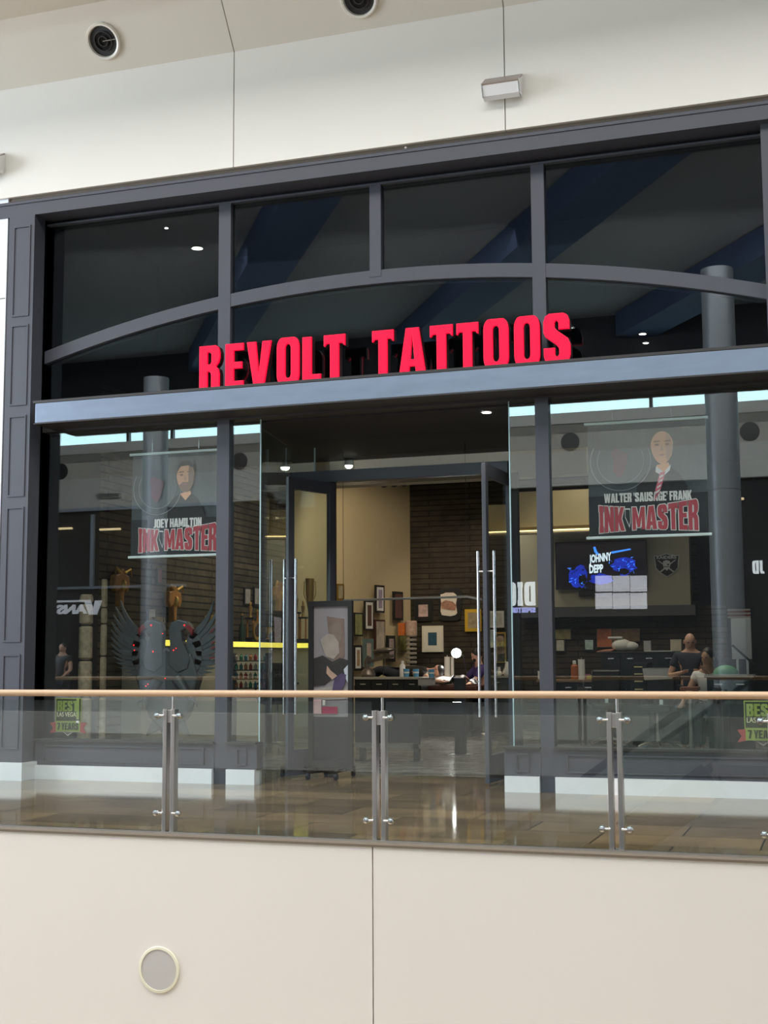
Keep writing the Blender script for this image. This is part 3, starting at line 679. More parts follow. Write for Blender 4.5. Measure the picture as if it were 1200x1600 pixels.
wall_light(-14, 262, 'grey wedge shaped wall light cut off by the left edge above the white pier')
o = MB().ell(PY(634, 231, FY - .03), .012, .02, .012).build('screw_cap', m_white); tag(o, 'tiny white knob under the cream bulkhead, above the transoms', 'knob')
# air jets in the sloping soffit
nrm = Vector((0, -.8, -.6)); sp0 = Vector((0, FY - .02, z_b1))
nrm = Vector((0, -.62, -.47)).normalized()
def jet(px_, py_, lab):
    c = PP(px_, py_, sp0, nrm); t = thing('air_vent', lab, 'vent', tuple(c))
    MB().lathe(c, [(.205, -.02), (.215, .015), (.20, .04), (.178, .035), (.170, .002)], 40, nrm).build('rim', mat('cream_metal_ring', (.78, .74, .68), .3, .2), t, smooth=True)
    MB().lathe(c, [(.172, -.01), (.172, .004), (.001, .004)], 40, nrm).build('throat', m_black, t)
    for r in (.115, .062):
        MB().lathe(c, [(r, .004), (r, .022), (r - .012, .022), (r - .012, .004)], 32, nrm).build('nozzle_ring', m_black2, t, smooth=True)
    sd = Vector((1, 0, 0)); MB().beam(c + nrm * .02, c + sd * .165 + nrm * .02, .008, .008).build('spoke', m_steel, t)
jet(162, 64, 'round black air jet with cream ring in the soffit, the whole one at left')
jet(561, -3, 'round black air jet in the soffit, cut off by the top edge')
# ================================================================ THINGS BEHIND THE GLASS
def flat(pts, m, name, parent, y, depth=.003, f=None):
    P3 = [PY(a, b, y) for a, b in pts]
    n_ = len(P3)
    return MB().prism([(p.x, p.z) for p in P3], (0, y, 0), (1, 0, 0), (0, 0, 1), (0, -1, 0), depth).build(name, m, parent)
m_ban = mat('dark_banner_cloth', (.065, .072, .08), .35, noise=.5, nscale=5)
m_ban2 = mat('banner_black', (.012, .012, .016), .35)
m_smoke = mat('banner_smoke_print', (.26, .26, .27), .4)
m_maroon = mat('banner_maroon_print', (.16, .045, .06), .4)
m_logo = mat('logo_red_print', (.42, .05, .07), .4)
m_lw = mat('logo_white_print', (.75, .72, .72), .4)
m_face = mat('portrait_skin_print', (.85, .42, .24), .45); m_face2 = mat('portrait_shadow_print', (.25, .12, .08), .45)
m_rail = mat('pale_aluminium', (.70, .76, .76), .3, .2)
def ell2(cx, cy, rx, ry, n=24, a0=0, a1=360): return [(cx + rx * math.cos(R(a0 + (a1 - a0) * i / (n if a1 - a0 < 360 else n))), cy + ry * math.sin(R(a0 + (a1 - a0) * i / n))) for i in range(n + (1 if a1 - a0 < 360 else 0))]
def ell_loop(cx, cy, rx, ry, n=24): return [(cx + rx * math.cos(2 * PI * i / n), cy + ry * math.sin(2 * PI * i / n)) for i in range(n)]
def logo(t, o, W, H, y):
    """two-word slab logo with a flared outline, state-shaped gap between the words"""
    S = 'INK#MASTER'; x = 0; L = []
    for ch in S:
        if ch == '#': x += .62; continue
        gw, lp = GL[ch]; L.append((x, ch)); x += gw + .10
    tot = x - .10
    def warp(a, b):
        u = a / tot
        top = 1 + .0 * u + .55 * abs(u - .38) ** 1.5; bot = -.30 * abs(u - .45) ** 1.3
        return (u * W, (bot + (top - bot) * b) * H * .80 + H * .13)
    def dens(l):
        out = []
        for i in range(len(l)):
            p, q = l[i], l[(i + 1) % len(l)]
            for k in range(3): out.append((p[0] + (q[0] - p[0]) * k / 3, p[1] + (q[1] - p[1]) * k / 3))
        return out
    for off, m, d, nm in ((.0085, m_lw, .006, 'logo_outline'), (0.0, m_logo, .010, 'logo_letters')):
        mb = MB()
        for x0, ch in L:
            gw, lp = GL[ch]
            loops = [[warp(x0 + a, b) for a, b in dens(l)] for l in (lp[:1] if off else lp)]
            vs, fs = outline_mesh(loops, .001, 0, off)
            mb.add([(o.x + v.x, y - d - v.z, o.z + v.y) for v in vs], fs)
        gx = L[3][0] - .62 if False else L[2][0] + .90 + .04
        k = .05 if off else 0
        if off: mb.add([(o.x + a_, y - d - .001, o.z + b_) for a_, b_ in [warp(gx + u, v) for u, v in ((.0, .95), (.50, .95), (.52, .35), (.40, .10), (.0, .55))]], [(0, 1, 2, 3, 4)])
        else: MB().prism([warp(gx + u, v) for u, v in ((.05, .89), (.45, .89), (.47, .38), (.39, .20), (.05, .58))], (o.x, y - .012, o.z), (1, 0, 0), (0, 0, 1), (0, 1, 0), .002).build('state_shape', m_ban2, t)
        # the curved arm sweeping from the K under the gap
        arm = [(.33, .02), (.36, .10), (.40, .12), (.40, .0), (.37, -.06), (.33, -.06)]
        mb.build(nm, m, t)
def banner(label, x0, x1, pt, pb, name, xs_, face, tie, y=.35):
    a = PY(xs_[0], pb, y); b = PY(xs_[1], pt, y)
    X0, X1 = a.x, x1; Z0, Z1 = a.z, b.z
    W = X1 - X0; H = Z1 - Z0
    t = thing('hanging_banner', label, 'banner', ((X0 + X1) / 2, y, Z0))
    def Q(u, v, d=0): return Vector((X0 + u * W, y - d, Z0 + v * H))
    # gently rippled cloth
    mb = MB(); nx = 24; vs = []; fs = []
    for j in range(2):
        for i in range(nx + 1):
            u = i / nx; dy = .004 * math.sin(u * 9) + .004 * math.sin(u * 23)
            vs.append(Q(u, j, 0) + Vector((0, .012 + dy, 0)))
    for i in range(nx): fs.append((i, i + 1, nx + 2 + i, nx + 1 + i))
    mb.add(vs, fs); vs2 = [v + Vector((0, .004, 0)) for v in vs]; mb.add(vs2, [tuple(reversed(f)) for f in fs])
    mb.build('banner_cloth', m_ban, t)
    for v in (0, 1): MB().box(X0 - .03, X1 + .03, y - .012, y + .022, Z0 + v * H - .014, Z0 + v * H + .014).build('banner_rail', m_rail, t, bevel=.003)
    for u in (.22, .72): MB().cyl(Q(u, 1), (Q(u, 1).x, y, zlt - .02), .003, 8).build('hanging_wire', m_steel2, t)
    def fl(pts, m, nm, d, parent=t): return MB().prism([(X0 + u * W, Z0 + v * H) for u, v in pts], (0, y - d, 0), (1, 0, 0), (0, 0, 1), (0, 1, 0), .002).build(nm, m, parent)
    fl([(.0, .0), (1, 0), (1, .36), (0, .36)], m_ban2, 'lower_print', .002)
    # smoke-ring print left of the portrait
    for r, ww in ((.26, .006), (.20, .004)):
        vs = []
        o_ = [(.28 + r * math.cos(R(t_)), .66 + r * 1.0 * math.sin(R(t_))) for t_ in range(150, 385, 8)]
        i_ = [(.28 + (r - ww) * math.cos(R(t_)), .66 + (r - ww) * math.sin(R(t_))) for t_ in range(384, 149, -8)]
        fl(o_ + i_, m_smoke, 'smoke_print', .004)
    fl([(.27 + .07 * math.cos(t_ * .5) * (1 + .3 * math.sin(t_ * 1.7)), .66 + .12 * math.sin(t_ * .5) * (1 + .2 * math.cos(t_ * 1.3))) for t_ in range(12)], m_maroon, 'stain_print', .003)
    fx, fy = face
    # portrait
    p_ = fl([(fx - .24, .27), (fx - .22, .44), (fx - .15, .54), (fx - .055, .60), (fx + .055, .60), (fx + .13, .54), (fx + .20, .42), (fx + .21, .27)], m_black, 'portrait_jacket', .003)
    fl([(fx - .045, fy - .16), (fx - .055, .59), (fx, .53), (fx + .06, .59), (fx + .05, fy - .14)], m_face, 'portrait_neck', .005, p_)
    hd = [(fx + .095 * math.cos(R(q)) * (1 if math.sin(R(q)) > 0 else .96 - .18 * abs(math.sin(R(q))) ** 2), fy + (.155 if math.sin(R(q)) < 0 else .13) * math.sin(R(q))) for q in range(0, 360, 12)]
    h_ = fl(hd, m_face, 'portrait_face', .007, p_)
    fl([(fx + .03, fy - .10), (fx + .035, fy + .11), (fx + .075, fy + .08), (fx + .092, fy), (fx + .08, fy - .08), (fx + .05, fy - .13)], m_face2 if not tie else mat('portrait_half_tone', (.62, .34, .22), .45), 'portrait_cheek', .0085, p_)
    for sx in (-.042, .045):
        fl(ell_loop(fx + sx, fy + .015, .018, .010, 12), m_face2, 'portrait_eye', .010, p_)
        fl([(fx + sx - .027, fy + .037), (fx + sx + .027, fy + .041), (fx + sx + .025, fy + .050), (fx + sx - .025, fy + .047)], m_face2, 'portrait_brow', .010, p_)
    fl([(fx - .004, fy + .02), (fx + .014, fy - .035), (fx - .014, fy - .038)], mat('portrait_half_tone', (.62, .34, .22), .45), 'portrait_nose', .010, p_)
    fl([(fx - .030, fy - .075), (fx, fy - .068), (fx + .030, fy - .073), (fx, fy - .085)], mat('portrait_lip_print', (.45, .16, .13), .45), 'portrait_mouth', .010, p_)
    if not tie:
        fl([(fx - .095, fy + .02), (fx - .08, fy + .11), (fx - .04, fy + .15), (fx + .04, fy + .15), (fx + .09, fy + .11), (fx + .098, fy + .0), (fx + .08, fy + .08), (fx + .03, fy + .105), (fx - .05, fy + .10), (fx - .08, fy + .06)], m_black, 'portrait_hair', .011, p_)
        fl([(fx - .07, fy - .085), (fx - .03, fy - .055), (fx + .03, fy - .055), (fx + .07, fy - .08), (fx + .03, fy - .15), (fx - .03, fy - .15)], m_face2, 'portrait_beard', .009, p_)
    else:
        fl([(fx - .055, .60), (fx + .01, .545), (fx + .07, .61), (fx + .06, .56), (fx + .005, .51), (fx - .06, .55)], m_lw, 'portrait_collar', .006, p_)
        tie_ = fl([(fx - .022, .545), (fx + .022, .55), (fx - .002, .46), (fx - .03, .37), (fx - .075, .30), (fx - .065, .40)], mat('pink_tie_print', (.66, .16, .22), .5), 'portrait_tie', .007, p_)
        for q in range(4): fl([(fx - .066 + q * .013, .36 + q * .045), (fx - .028 + q * .010, .385 + q * .042), (fx - .025 + q * .010, .402 + q * .042), (fx - .062 + q * .013, .377 + q * .045)], m_lw, 'tie_stripe', .009, p_)
    # name and logo
    nw = .51 if not tie else .735
    heavy_text(name, Q(.25 if not tie else .135, .30 if tie else .275, .006), Vector((1, 0, 0)), nw * W, .080 * H if tie else .085 * H, .002).build('name_lettering', m_lw, t)
    logo(t, Q(.09, .03), .83 * W, .24 * H, y)
    return t
xe = PY(352, 712, .35).x
banner('dark hanging banner lettered JOEY HAMILTON with a bearded man portrait, left window', 0, xe, 711, 871, 'JOEY HAMILTON', (204, 204), (.585, .76), False)
xe = PY(1108, 840, .35).x
banner('dark hanging banner lettered WALTER SAUSAGE FRANK, bald man in pink tie, right window', 0, xe, 663, 841, "WALTER 'SAUSAGE' FRANK", (921, 921), (.635, .77), True)
# award stickers on the window glass
m_lime = mat('lime_sticker_print', (.20, .27, .06), .5); m_dkg = mat('dark_green_sticker', (.02, .035, .015), .5)
m_rib = mat('red_ribbon_print', (.26, .04, .04), .5); m_cr = mat('pale_sticker_print', (.55, .58, .35), .5)
def sticker(x, z, lab, dim):
    t = thing('window_sticker', lab, 'sticker', (x, -.004, z)); Y = -.004
    def bx(u0, u1, v0, v1, m, nm, d=0, parent=t): return MB().box(x + u0, x + u1, Y - .002 - d, Y - d, z + v0, z + v1).build(nm, m, parent)
    bx(-.17, .17, .02, .30, m_lime, 'sticker_border'); bx(-.16, .16, .03, .29, m_dkg, 'sticker_ground', .002)
    heavy_text('BEST', (x - .145, Y - .006, z + .15), Vector((1, 0, 0)), .27, .12, .001).build('lettering', m_lime, t)
    sign_text('LAS VEGAS', (x - .145, Y - .006, z + .09), Vector((1, 0, 0)), .27, .05, .001, .0).build('lettering', m_cr, t)
    MB().prism([(-.24, -.10), (-.14, -.08), (-.14, .03), (-.24, .02), (-.20, -.04)], (x, Y - .004, z), (1, 0, 0), (0, 0, 1), (0, -1, 0), .002).prism([(.24, -.10), (.14, -.08), (.14, .03), (.24, .02), (.20, -.04)], (x, Y - .004, z), (1, 0, 0), (0, 0, 1), (0, -1, 0), .002).build('ribbon_tail', m_rib, t)
    bx(-.16, .16, -.08, .04, m_lime, 'ribbon_band', .006)
    heavy_text('7 YEARS', (x - .14, Y - .012, z - .06), Vector((1, 0, 0)), .28, .08, .001).build('lettering', m_dkg, t)
    MB().prism([(-.07, -.08), (.0, -.13), (.07, -.08), (.0, -.115)], (x, Y - .004, z), (1, 0, 0), (0, 0, 1), (0, -1, 0), .002).build('point', m_steel2, t)
    if dim: bx(.11, .145, .06, .30, m_lime, 'exclamation_bar', .010); bx(.11, .145, .015, .045, m_lw, 'exclamation_dot', .010)
p = PY(107, 1132, 0); sticker(p.x, p.z, 'lime and black award sticker low in the left window, lettered BEST', True)
p = PY(1192, 1144, 0); sticker(p.x, p.z, 'lime and black award sticker low in the right window, lettered BEST', False)
# ================================================================ WINGED SCULPTURE IN THE LEFT WINDOW
SY = .75
def SP(px, py, y=SY): p = PY(px, py, y); return (p.x, p.z)
m_eagle = mat('charcoal_sculpture_resin', (.062, .070, .076), .38, .3, noise=.2, nscale=8)
m_redled = mat('red_led', (1, .05, .05), .4, emit=(1, .01, .02), es=2.2)
m_redglow = mat('red_glow_tip', (.16, .010, .012), .35)  # red glow of the lights put into the beak and feather colour
eg = thing('eagle_sculpture', 'charcoal two headed eagle sculpture with spread wings and red lights in left window', 'sculpture', tuple(PZ(260, 1180, .1)))
eg.location = (PY(262, 1150, SY).x, SY, 0)
def plate(pts, m, nm, par, y=SY, d=.05, bev=.01):
    return MB().prism([SP(a, b) for a, b in pts], (0, y, 0), (1, 0, 0), (0, 0, 1), (0, 1, 0), d).build(nm, m, par, bevel=bev)
plate([(222, 1085), (212, 1058), (222, 1035), (224, 1018), (236, 1030), (262, 1010), (288, 1030), (300, 1018), (306, 1038), (312, 1058), (304, 1085), (292, 1120), (262, 1150), (234, 1120)], m_eagle, 'body', eg, SY - .04, .16, .03)
for s in (-1, 1):
    def mx_(pts): return [(262 + s * (a - 262), b + (s < 0) * -0) for a, b in pts]
    # neck and head turned outward
    hd_ = plate(mx_([(266, 1040), (268, 1005), (266, 985), (270, 973), (282, 968), (294, 971), (300, 978), (304, 990), (297, 988), (292, 983), (286, 986), (288, 1002), (300, 1030), (296, 1045), (280, 1052)]), m_eagle, 'head', eg, SY - .05, .10, .015)
    MB().ell(PY(262 + s * 26, 977, SY - .06), .010, .006, .010).build('eye', m_redled, hd_)
    plate(mx_([(297, 975), (305, 983), (303, 993), (299, 987), (293, 981)]), m_redglow, 'beak', hd_, SY - .06, .05, .004)
    # wing: shoulder plate and separate feathers fanned outward
    wg = plate(mx_([(290, 1050), (288, 1020), (292, 1000), (300, 985), (312, 990), (318, 1010), (318, 1035), (308, 1052)]), m_eagle, 'wing', eg, SY - .02, .08, .015)
    tips = [(335, 938), (343, 948), (347, 960), (349, 972), (350, 984), (351, 995), (350, 1006), (349, 1016), (347, 1026), (343, 1035), (338, 1043), (331, 1050), (322, 1055), (312, 1058)]
    roots = [(297, 996), (299, 1000), (301, 1004), (303, 1008), (305, 1012), (306, 1016), (307, 1020), (307, 1024), (306, 1028), (305, 1032), (303, 1036), (301, 1040), (299, 1044), (296, 1048)]
    for i, (tp, rt) in enumerate(zip(tips, roots)):
        dx, dy = tp[0] - rt[0], tp[1] - rt[1]; L = math.hypot(dx, dy); nx_, ny_ = -dy / L, dx / L
        w_ = 6.0 if i < 6 else 5.0
        pts = []
        up = []; dn = []
        for k in range(6):
            u = k / 5; ww = w_ * (1 - u ** 1.6) + .4; bend = -6.5 * math.sin(u * PI) * (1 if i < 9 else .6)
            cx_, cy_ = rt[0] + dx * u - nx_ * bend, rt[1] + dy * u - ny_ * bend
            up.append((cx_ + nx_ * ww, cy_ + ny_ * ww)); dn.append((cx_ - nx_ * ww * .7, cy_ - ny_ * ww * .7))
        fe = plate(mx_(up + dn[::-1]), m_eagle, 'feather', wg, SY - .02 + .006 * (i % 3), .028, .006)
        if s > 0 and i in (3, 5, 6, 8):
            plate(mx_([(rt[0] + dx * .55, rt[1] + dy * .55 + 2.5), (tp[0] - 1, tp[1] + 1.2), (rt[0] + dx * .6, rt[1] + dy * .6 - .5)]), m_redglow, 'feather_tip', fe, SY - .035, .006, 0)
    # leg and claw
    lg = MB().tube([PY(262 + s * 14, 1060, SY - .05), PY(262 + s * 26, 1078, SY - .07), PY(262 + s * 36, 1092, SY - .08)], [.07, .05, .03], 12).build('leg', m_eagle, eg, smooth=True)
    for q in (-6, 0, 6): MB().tube([PY(262 + s * 36, 1092, SY - .08), PY(262 + s * 40 + q, 1098, SY - .10), PY(262 + s * 40 + q, 1105, SY - .10)], [.016, .014, .003], 8).build('claw', m_eagle, lg, smooth=True)
for a, b in ((239, 1018), (254, 990), (271, 1016), (275, 1013), (209, 1008), (210, 1016), (282, 1068), (286, 1071), (228, 1072), (231, 1069), (256, 1110), (258, 1060)):
    MB().ell(PY(a, b, SY - .09), .008, .006, .006 + .004 * ((a + b) % 2)).build('red_light', m_redled, eg)
plate([(240, 1118), (228, 1150), (250, 1140), (262, 1160), (274, 1140), (296, 1150), (284, 1118)], m_eagle, 'tail', eg, SY - .01, .05, .01)
MB().box(PY(262, 1100, SY).x - .35, PY(262, 1100, SY).x + .35, SY - .2, SY + .25, 0, .30).build('pedestal', m_black2, eg, bevel=.01)
MB().cyl((PY(262, 1100, SY).x, SY + .08, .28), (PY(262, 1100, SY).x, SY + .08, .9), .03).build('support_rod', m_black2, eg)
# carved poles standing left of the sculpture
m_bark = mat('pale_carved_wood', (.42, .33, .23), .7, noise=.6, nscale=18, bump=.5)
def totem(px_, pyt, r, y, lab, rings):
    p = PY(px_, 1100, y); zt_ = PY(px_, pyt, y).z; t = thing('carved_pole', lab, 'pole', (p.x, y, 0))
    prof = [(r * 1.2, 0), (r * 1.2, .05), (r, .06)]
    for z in sorted(rings): prof += [(r, z - .03), (r * .8, z - .012), (r * .8, z + .012), (r * 1.02, z + .03)]
    prof += [(r * .95, zt_ - .03), (r * .8, zt_)]
    MB().lathe((0, 0, 0), prof, 14).build('shaft', m_bark, t, local=True, smooth=True)
    for z in rings: MB().lathe((0, 0, z - .008), [(r * .86, 0), (r * .88, .008), (r * .86, .016)], 14).build('dark_ring', m_black, t, local=True)
totem(132, 929, .085, 1.0, 'thick pale carved wooden pole in the left window, nearest the pier', [.9, 1.35, 1.78, 2.05])
totem(160, 905, .040, 1.15, 'thin pale carved wooden pole beside the thick one in the left window', [.9, 1.4, 1.80, 2.0])
# ================================================================ LEFT SIDE WALL: lit shelf, trophies, mounts
LX = -9.1
def LW(px_, py_, off=0.0): return PX(px_, py_, LX + off)
ya, yb = LW(222, 1000, .3).y, 8.15
xe_ = PY(487, 1000, 7.5).x
zsh = LW(350, 1006, .3).z
sh = thing('wall_shelf', 'long shelf with a glowing yellow front edge on the dark stone side wall', 'shelf', (LX + .17, (ya + yb) / 2, zsh - .08))
MB().box(LX + .004, LX + .34, ya, yb, zsh - .05, zsh + .03).build('board', m_black2, sh)
MB().box(LX + .34, LX + .36, ya, yb, zsh - .045, zsh + .035).build('light_strip', mat('yellow_led_edge', (1, .9, .2), .4, emit=(1, .82, .10), es=1.1), sh)
MB().box(LX + .004, LX + .30, ya, yb, .0, zsh - .06).box(LX + .30, xe_, 7.55, 7.8, 0, zsh - .06).build('wall_cabinet', m_greige); tag(bpy.data.objects['wall_cabinet'], 'long grey green cabinet front beneath the yellow lit shelf', 'cabinet')
zt_ = zsh + .03
MB().box(LX + .362, xe_, 7.5, 7.8, zsh - .05, zsh + .03).build('board', m_black2, sh)
MB().box(LX + .362, xe_, 7.48, 7.5, zsh - .045, zsh + .035).build('light_strip', bpy.data.materials['yellow_led_edge'], sh)
def trophy(px_, kind, h, lab, m=m_gold):
    p = LW(px_, 1000, .20) if px_ < 440 else PY(px_, 1000, 7.57 if px_ == 473.5 else 7.71); t = thing('trophy' if kind != 'bottle' else 'bottle', lab, 'trophy' if kind != 'bottle' else 'bottle', (p.x, min(p.y, 8.0), zt_))
    if kind == 'cup':
        MB().box(-.06, .06, -.06, .06, 0, .06).build('base', m_black2, t, local=True, bevel=.004)
        MB().lathe((0, 0, .06), [(.045, 0), (.015, .02), (.015, h * .4), (.03, h * .45), (.07, h * .75), (.075, h), (.068, h), (.05, h * .6)], 18).build('cup', m, t, local=True, smooth=True)
        for s in (-1, 1): MB().tube([(s * .05, 0, .06 + h * .6), (s * .11, 0, .06 + h * .75), (s * .10, 0, .06 + h * .95), (s * .07, 0, .06 + h * .95)], .008, 8).build('handle', m, t, local=True, smooth=True)
    elif kind == 'figure':
        MB().box(-.07, .07, -.06, .06, 0, .08).build('base', m_black2, t, local=True, bevel=.004)
        for s in (-1, 1): MB().cyl((s * .05, 0, .08), (s * .05, 0, h * .6), .014, 10).build('column', m_oran, t, local=True, smooth=True)
        MB().box(-.07, .07, -.05, .05, h * .6, h * .6 + .03).build('deck', m_black2, t, local=True)
        MB().lathe((0, 0, h * .6 + .03), [(.03, 0), (.018, .05), (.030, h * .2), (.036, h * .26), (.012, h * .29), (.020, h * .33), (.018, h * .37), (.004, h * .40)], 14).build('figure', m, t, local=True, smooth=True)
    elif kind == 'bottle':
        MB().lathe((0, 0, 0), [(.05, 0), (.052, .02), (.052, h * .55), (.02, h * .75), (.018, h)], 16).build('glass_body', m, t, local=True, smooth=True)
        MB().lathe((0, 0, h), [(.021, 0), (.021, .03), (.015, .035)], 12).build('stopper', m_gold, t, local=True, smooth=True)
    return t
trophy(246, 'cup', .26, 'small gold cup trophy on the lit shelf, seen past the sculpture left wing')
trophy(330, 'cup', .34, 'gold cup trophy on the lit shelf by the sculpture right wing')
trophy(378, 'bottle', .42, 'dark glass bottle on the lit shelf, first one right of the mullion', mat('dark_green_glass', (.03, .05, .03), .15))
trophy(391, 'figure', .62, 'tall figure trophy on the lit shelf just right of the mullion')
trophy(402, 'bottle', .50, 'amber glass bottle on the lit shelf beside the figure trophy', mat('amber_glass', (.30, .14, .04), .15))
trophy(418, 'cup', .20, 'low gold cup on the lit shelf left of the leaning card')
trophy(463, 'figure', .85, 'tall amber columned trophy on the lit shelf seen through the left door leaf')
trophy(473.5, 'figure', .70, 'amber columned trophy nearest the poster stand, behind the left door leaf')
trophy(484, 'cup', 1.05, 'tall slim gold cup trophy rising highest behind the left door leaf')
p = LW(400, 985, .28); t = thing('round_shield', 'oval dark brown shield with gold rim leaning on the lit shelf', 'shield', tuple(p))
MB().lathe(p, [(.14, 0), (.15, .02), (.12, .03), (.001, .045)], 24, (1, 0, 0)).build('disc', m_gold, t, smooth=True)
MB().lathe(p + Vector((.03, 0, 0)), [(.11, 0), (.10, .012), (.001, .02)], 24, (1, 0, 0)).build('boss', mat('dark_brown_leather', (.06, .03, .02), .5), t, smooth=True)
p = LW(434, 975, .2); t = tag(MB().prism([(-.12, 0), (.12, 0), (.14, .42), (-.16, .44)], (p.x, min(p.y, 7.9), zt_), (0, 1, 0), (0, 0, 1), (1, 0, 0), .01).build('greeting_card', mat('violet_white_card', (.55, .50, .65), .6, noise=.4, nscale=20)), 'pale violet card standing on the right end of the lit shelf', 'card')
# carved head mounts on the stone
def mount(px_, py_, sc, lab):
    p = LW(px_, py_, .02); t = thing('wall_mount', lab, 'wall ornament', tuple(p))
    y, z = p.y, p.z
    MB().prism([(sc * a, sc * b) for a, b in ((-.05, .34), (.05, .34), (.10, .24), (.26, .20), (.30, .0), (.20, -.14), (.10, -.06), (.07, -.20), (.06, -.42), (-.06, -.42), (-.07, -.20), (-.10, -.06), (-.20, -.14), (-.30, .0), (-.26, .20), (-.10, .24))],
               (p.x, y, z), (0, 1, 0), (0, 0, 1), (1, 0, 0), .10).build('carved_head', m_oran, t, bevel=.02)
    for s in (-1, 1): MB().tube([(p.x + .08, y + s * .08 * sc, z + .25 * sc), (p.x + .1, y + s * .28 * sc, z + .34 * sc), (p.x + .1, y + s * .34 * sc, z + .2 * sc)], [.03, .02, .006], 8).build('horn', m_gold, t, smooth=True)
    MB().ell((p.x + .1, y, z), .05, .06 * sc, .12 * sc).build('snout', m_gold, t, smooth=True)
mount(265, 940, .66, 'amber horned head mount on the stone wall above the sculpture')
mount(431, 930, .66, 'amber horned head mount on the stone wall left of the door pull')
mount(182, 915, .66, 'amber horned head mount on the stone wall above the sculpture left wing')
# small pictures on the stone wall
def side_pic(px0, py0, px1, py1, m, lab, fr=m_black2):
    a = LW(px0, py1, .01); b = LW(px1, py0, .01); t = thing('framed_picture', lab, 'picture', (a.x, (a.y + b.y) / 2, a.z))
    y0, y1 = a.y, b.y; z0, z1 = a.z, LW(px0, py0, .01).z
    MB().box(a.x, a.x + .03, y0, y1, z0, z1).build('frame', fr, t, bevel=.004)
    MB().box(a.x + .03, a.x + .035, y0 + .08 * (y1 - y0), y1 - .08 * (y1 - y0), z0 + .08 * (z1 - z0), z1 - .08 * (z1 - z0)).build('print', m, t)
m_pgrey = mat('grey_art_print', (.35, .33, .31), .6, noise=.6, nscale=14)
side_pic(228, 950, 240, 972, m_pgrey, 'small grey picture on the stone wall left of the horned mount')
side_pic(243, 888, 250, 912, mat('maroon_art_print', (.18, .05, .06), .6, noise=.6, nscale=10), 'small maroon picture on the stone wall under the left banner')
side_pic(380, 918, 389, 945, m_pgrey, 'narrow pale panel on the stone wall just right of the left mullion, left of two')
side_pic(395, 917, 403, 946, m_pgrey, 'narrow pale panel on the stone wall just right of the left mullion, right of two')
# rack with colourful boxes and a chair hoop below the shelf
p = PY(392, 1060, 4.2); t = thing('ink_rack', 'black wire rack holding rows of small coloured bottles behind the left wing glass', 'rack', (p.x, 4.2, 0))
for k in range(5): MB().box(-.28, .28, -.1, .1, .80 + k * .13, .815 + k * .13).build('shelf', m_black2, t, local=True)
MB().box(-.29, -.27, -.1, .1, 0, 1.44).box(.27, .29, -.1, .1, 0, 1.44).build('side_rail', m_black2, t, local=True)
cols = [mat('ink_' + n_, c_, .4) for n_, c_ in (('red', (.5, .05, .04)), ('green', (.05, .3, .15)), ('orange', (.6, .22, .05)), ('cream', (.6, .5, .4)), ('teal', (.05, .25, .28)))]
for k in range(5):
    for i in range(7):
        q = MB().lathe((p.x - .23 + i * .075, 4.2, .816 + k * .13), [(.026, 0), (.026, .06), (.010, .075), (.010, .09)], 10).build('ink_bottle', cols[(i * 3 + k * 2) % 5])
        tag(q, 'small coloured ink bottle standing on the black wire rack', 'bottle', 'ink bottles on the wire rack')
def chair(x, y, rz, lab, seat_z=.5, m=m_black2):
    t = thing('work_chair', lab, 'chair', (x, y, 0), rz)
    MB().box(-.24, .24, -.24, .24, seat_z - .05, seat_z + .05).build('seat', m, t, local=True, bevel=.03)
    MB().box(-.22, .22, .20, .27, seat_z + .12, seat_z + .55).build('backrest', m, t, local=True, bevel=.03)
    MB().beam((0, .24, seat_z - .02), (0, .26, seat_z + .2), .05, .02).build('back_stem', m_steel, t, local=True)
    MB().cyl((0, 0, .12), (0, 0, seat_z - .05), .028).build('gas_column', m_steel2, t, local=True, smooth=True)
    for k in range(5):
        a = 2 * PI * k / 5; e = Vector((math.cos(a) * .30, math.sin(a) * .30, .08))
        lg = MB().tube([(0, 0, .15), (e.x * .5, e.y * .5, .14), (e.x, e.y, .09)], [.022, .02, .016], 8).build('base_arm', m_steel2, t, local=True, smooth=True)
        MB().cyl((e.x - .012, e.y, .032), (e.x + .012, e.y, .032), .032, 14).build('castor', m_black2, lg, local=True, smooth=True)
    for s in (-1, 1): MB().tube([(s * .22, .1, seat_z), (s * .29, .1, seat_z + .05), (s * .29, .08, seat_z + .25), (s * .29, -.15, seat_z + .25)], .016, 8).build('armrest', m_black2, t, local=True, smooth=True)
    return t
p = PZ(428, 1150, 0); chair(PY(432, 1050, 4.6).x, 4.6, .6, 'black work chair whose armrest hoop shows left of the door pull', .75)
# ================================================================ POSTER STAND IN THE DOORWAY
PYY = .95
a = PY(483, 1120, PYY); b = PY(551, 938, PYY)
t = thing('poster_stand', 'black framed poster on a wheeled stand before the open left door', 'stand', ((a.x + b.x) / 2, PYY, 0))
pz0, pz1 = .12, PY(520, 939, PYY).z; X0, X1 = a.x, b.x
MB().box(X0, X0 + .06, PYY - .03, PYY + .03, pz0, pz1).box(X1 - .05, X1, PYY - .03, PYY + .03, pz0, pz1).box(X0 + .06, X1 - .05, PYY - .03, PYY + .03, pz1 - .06, pz1).box(X0 + .06, X1 - .05, PYY - .03, PYY + .03, pz0, pz0 + .08).build('frame', m_black, t)
zl = PY(520, 1120, PYY).z
pr = MB().box(X0 + .06, X1 - .05, PYY - .005, PYY + .02, zl, pz1 - .06).build('poster_print', mat('grey_violet_poster', (.24, .22, .235), .3, noise=.25, nscale=1.5), t)
MB().box(X0 + .06, X1 - .05, PYY - .005, PYY + .02, pz0 + .08, zl).build('lower_panel', m_black2, t)
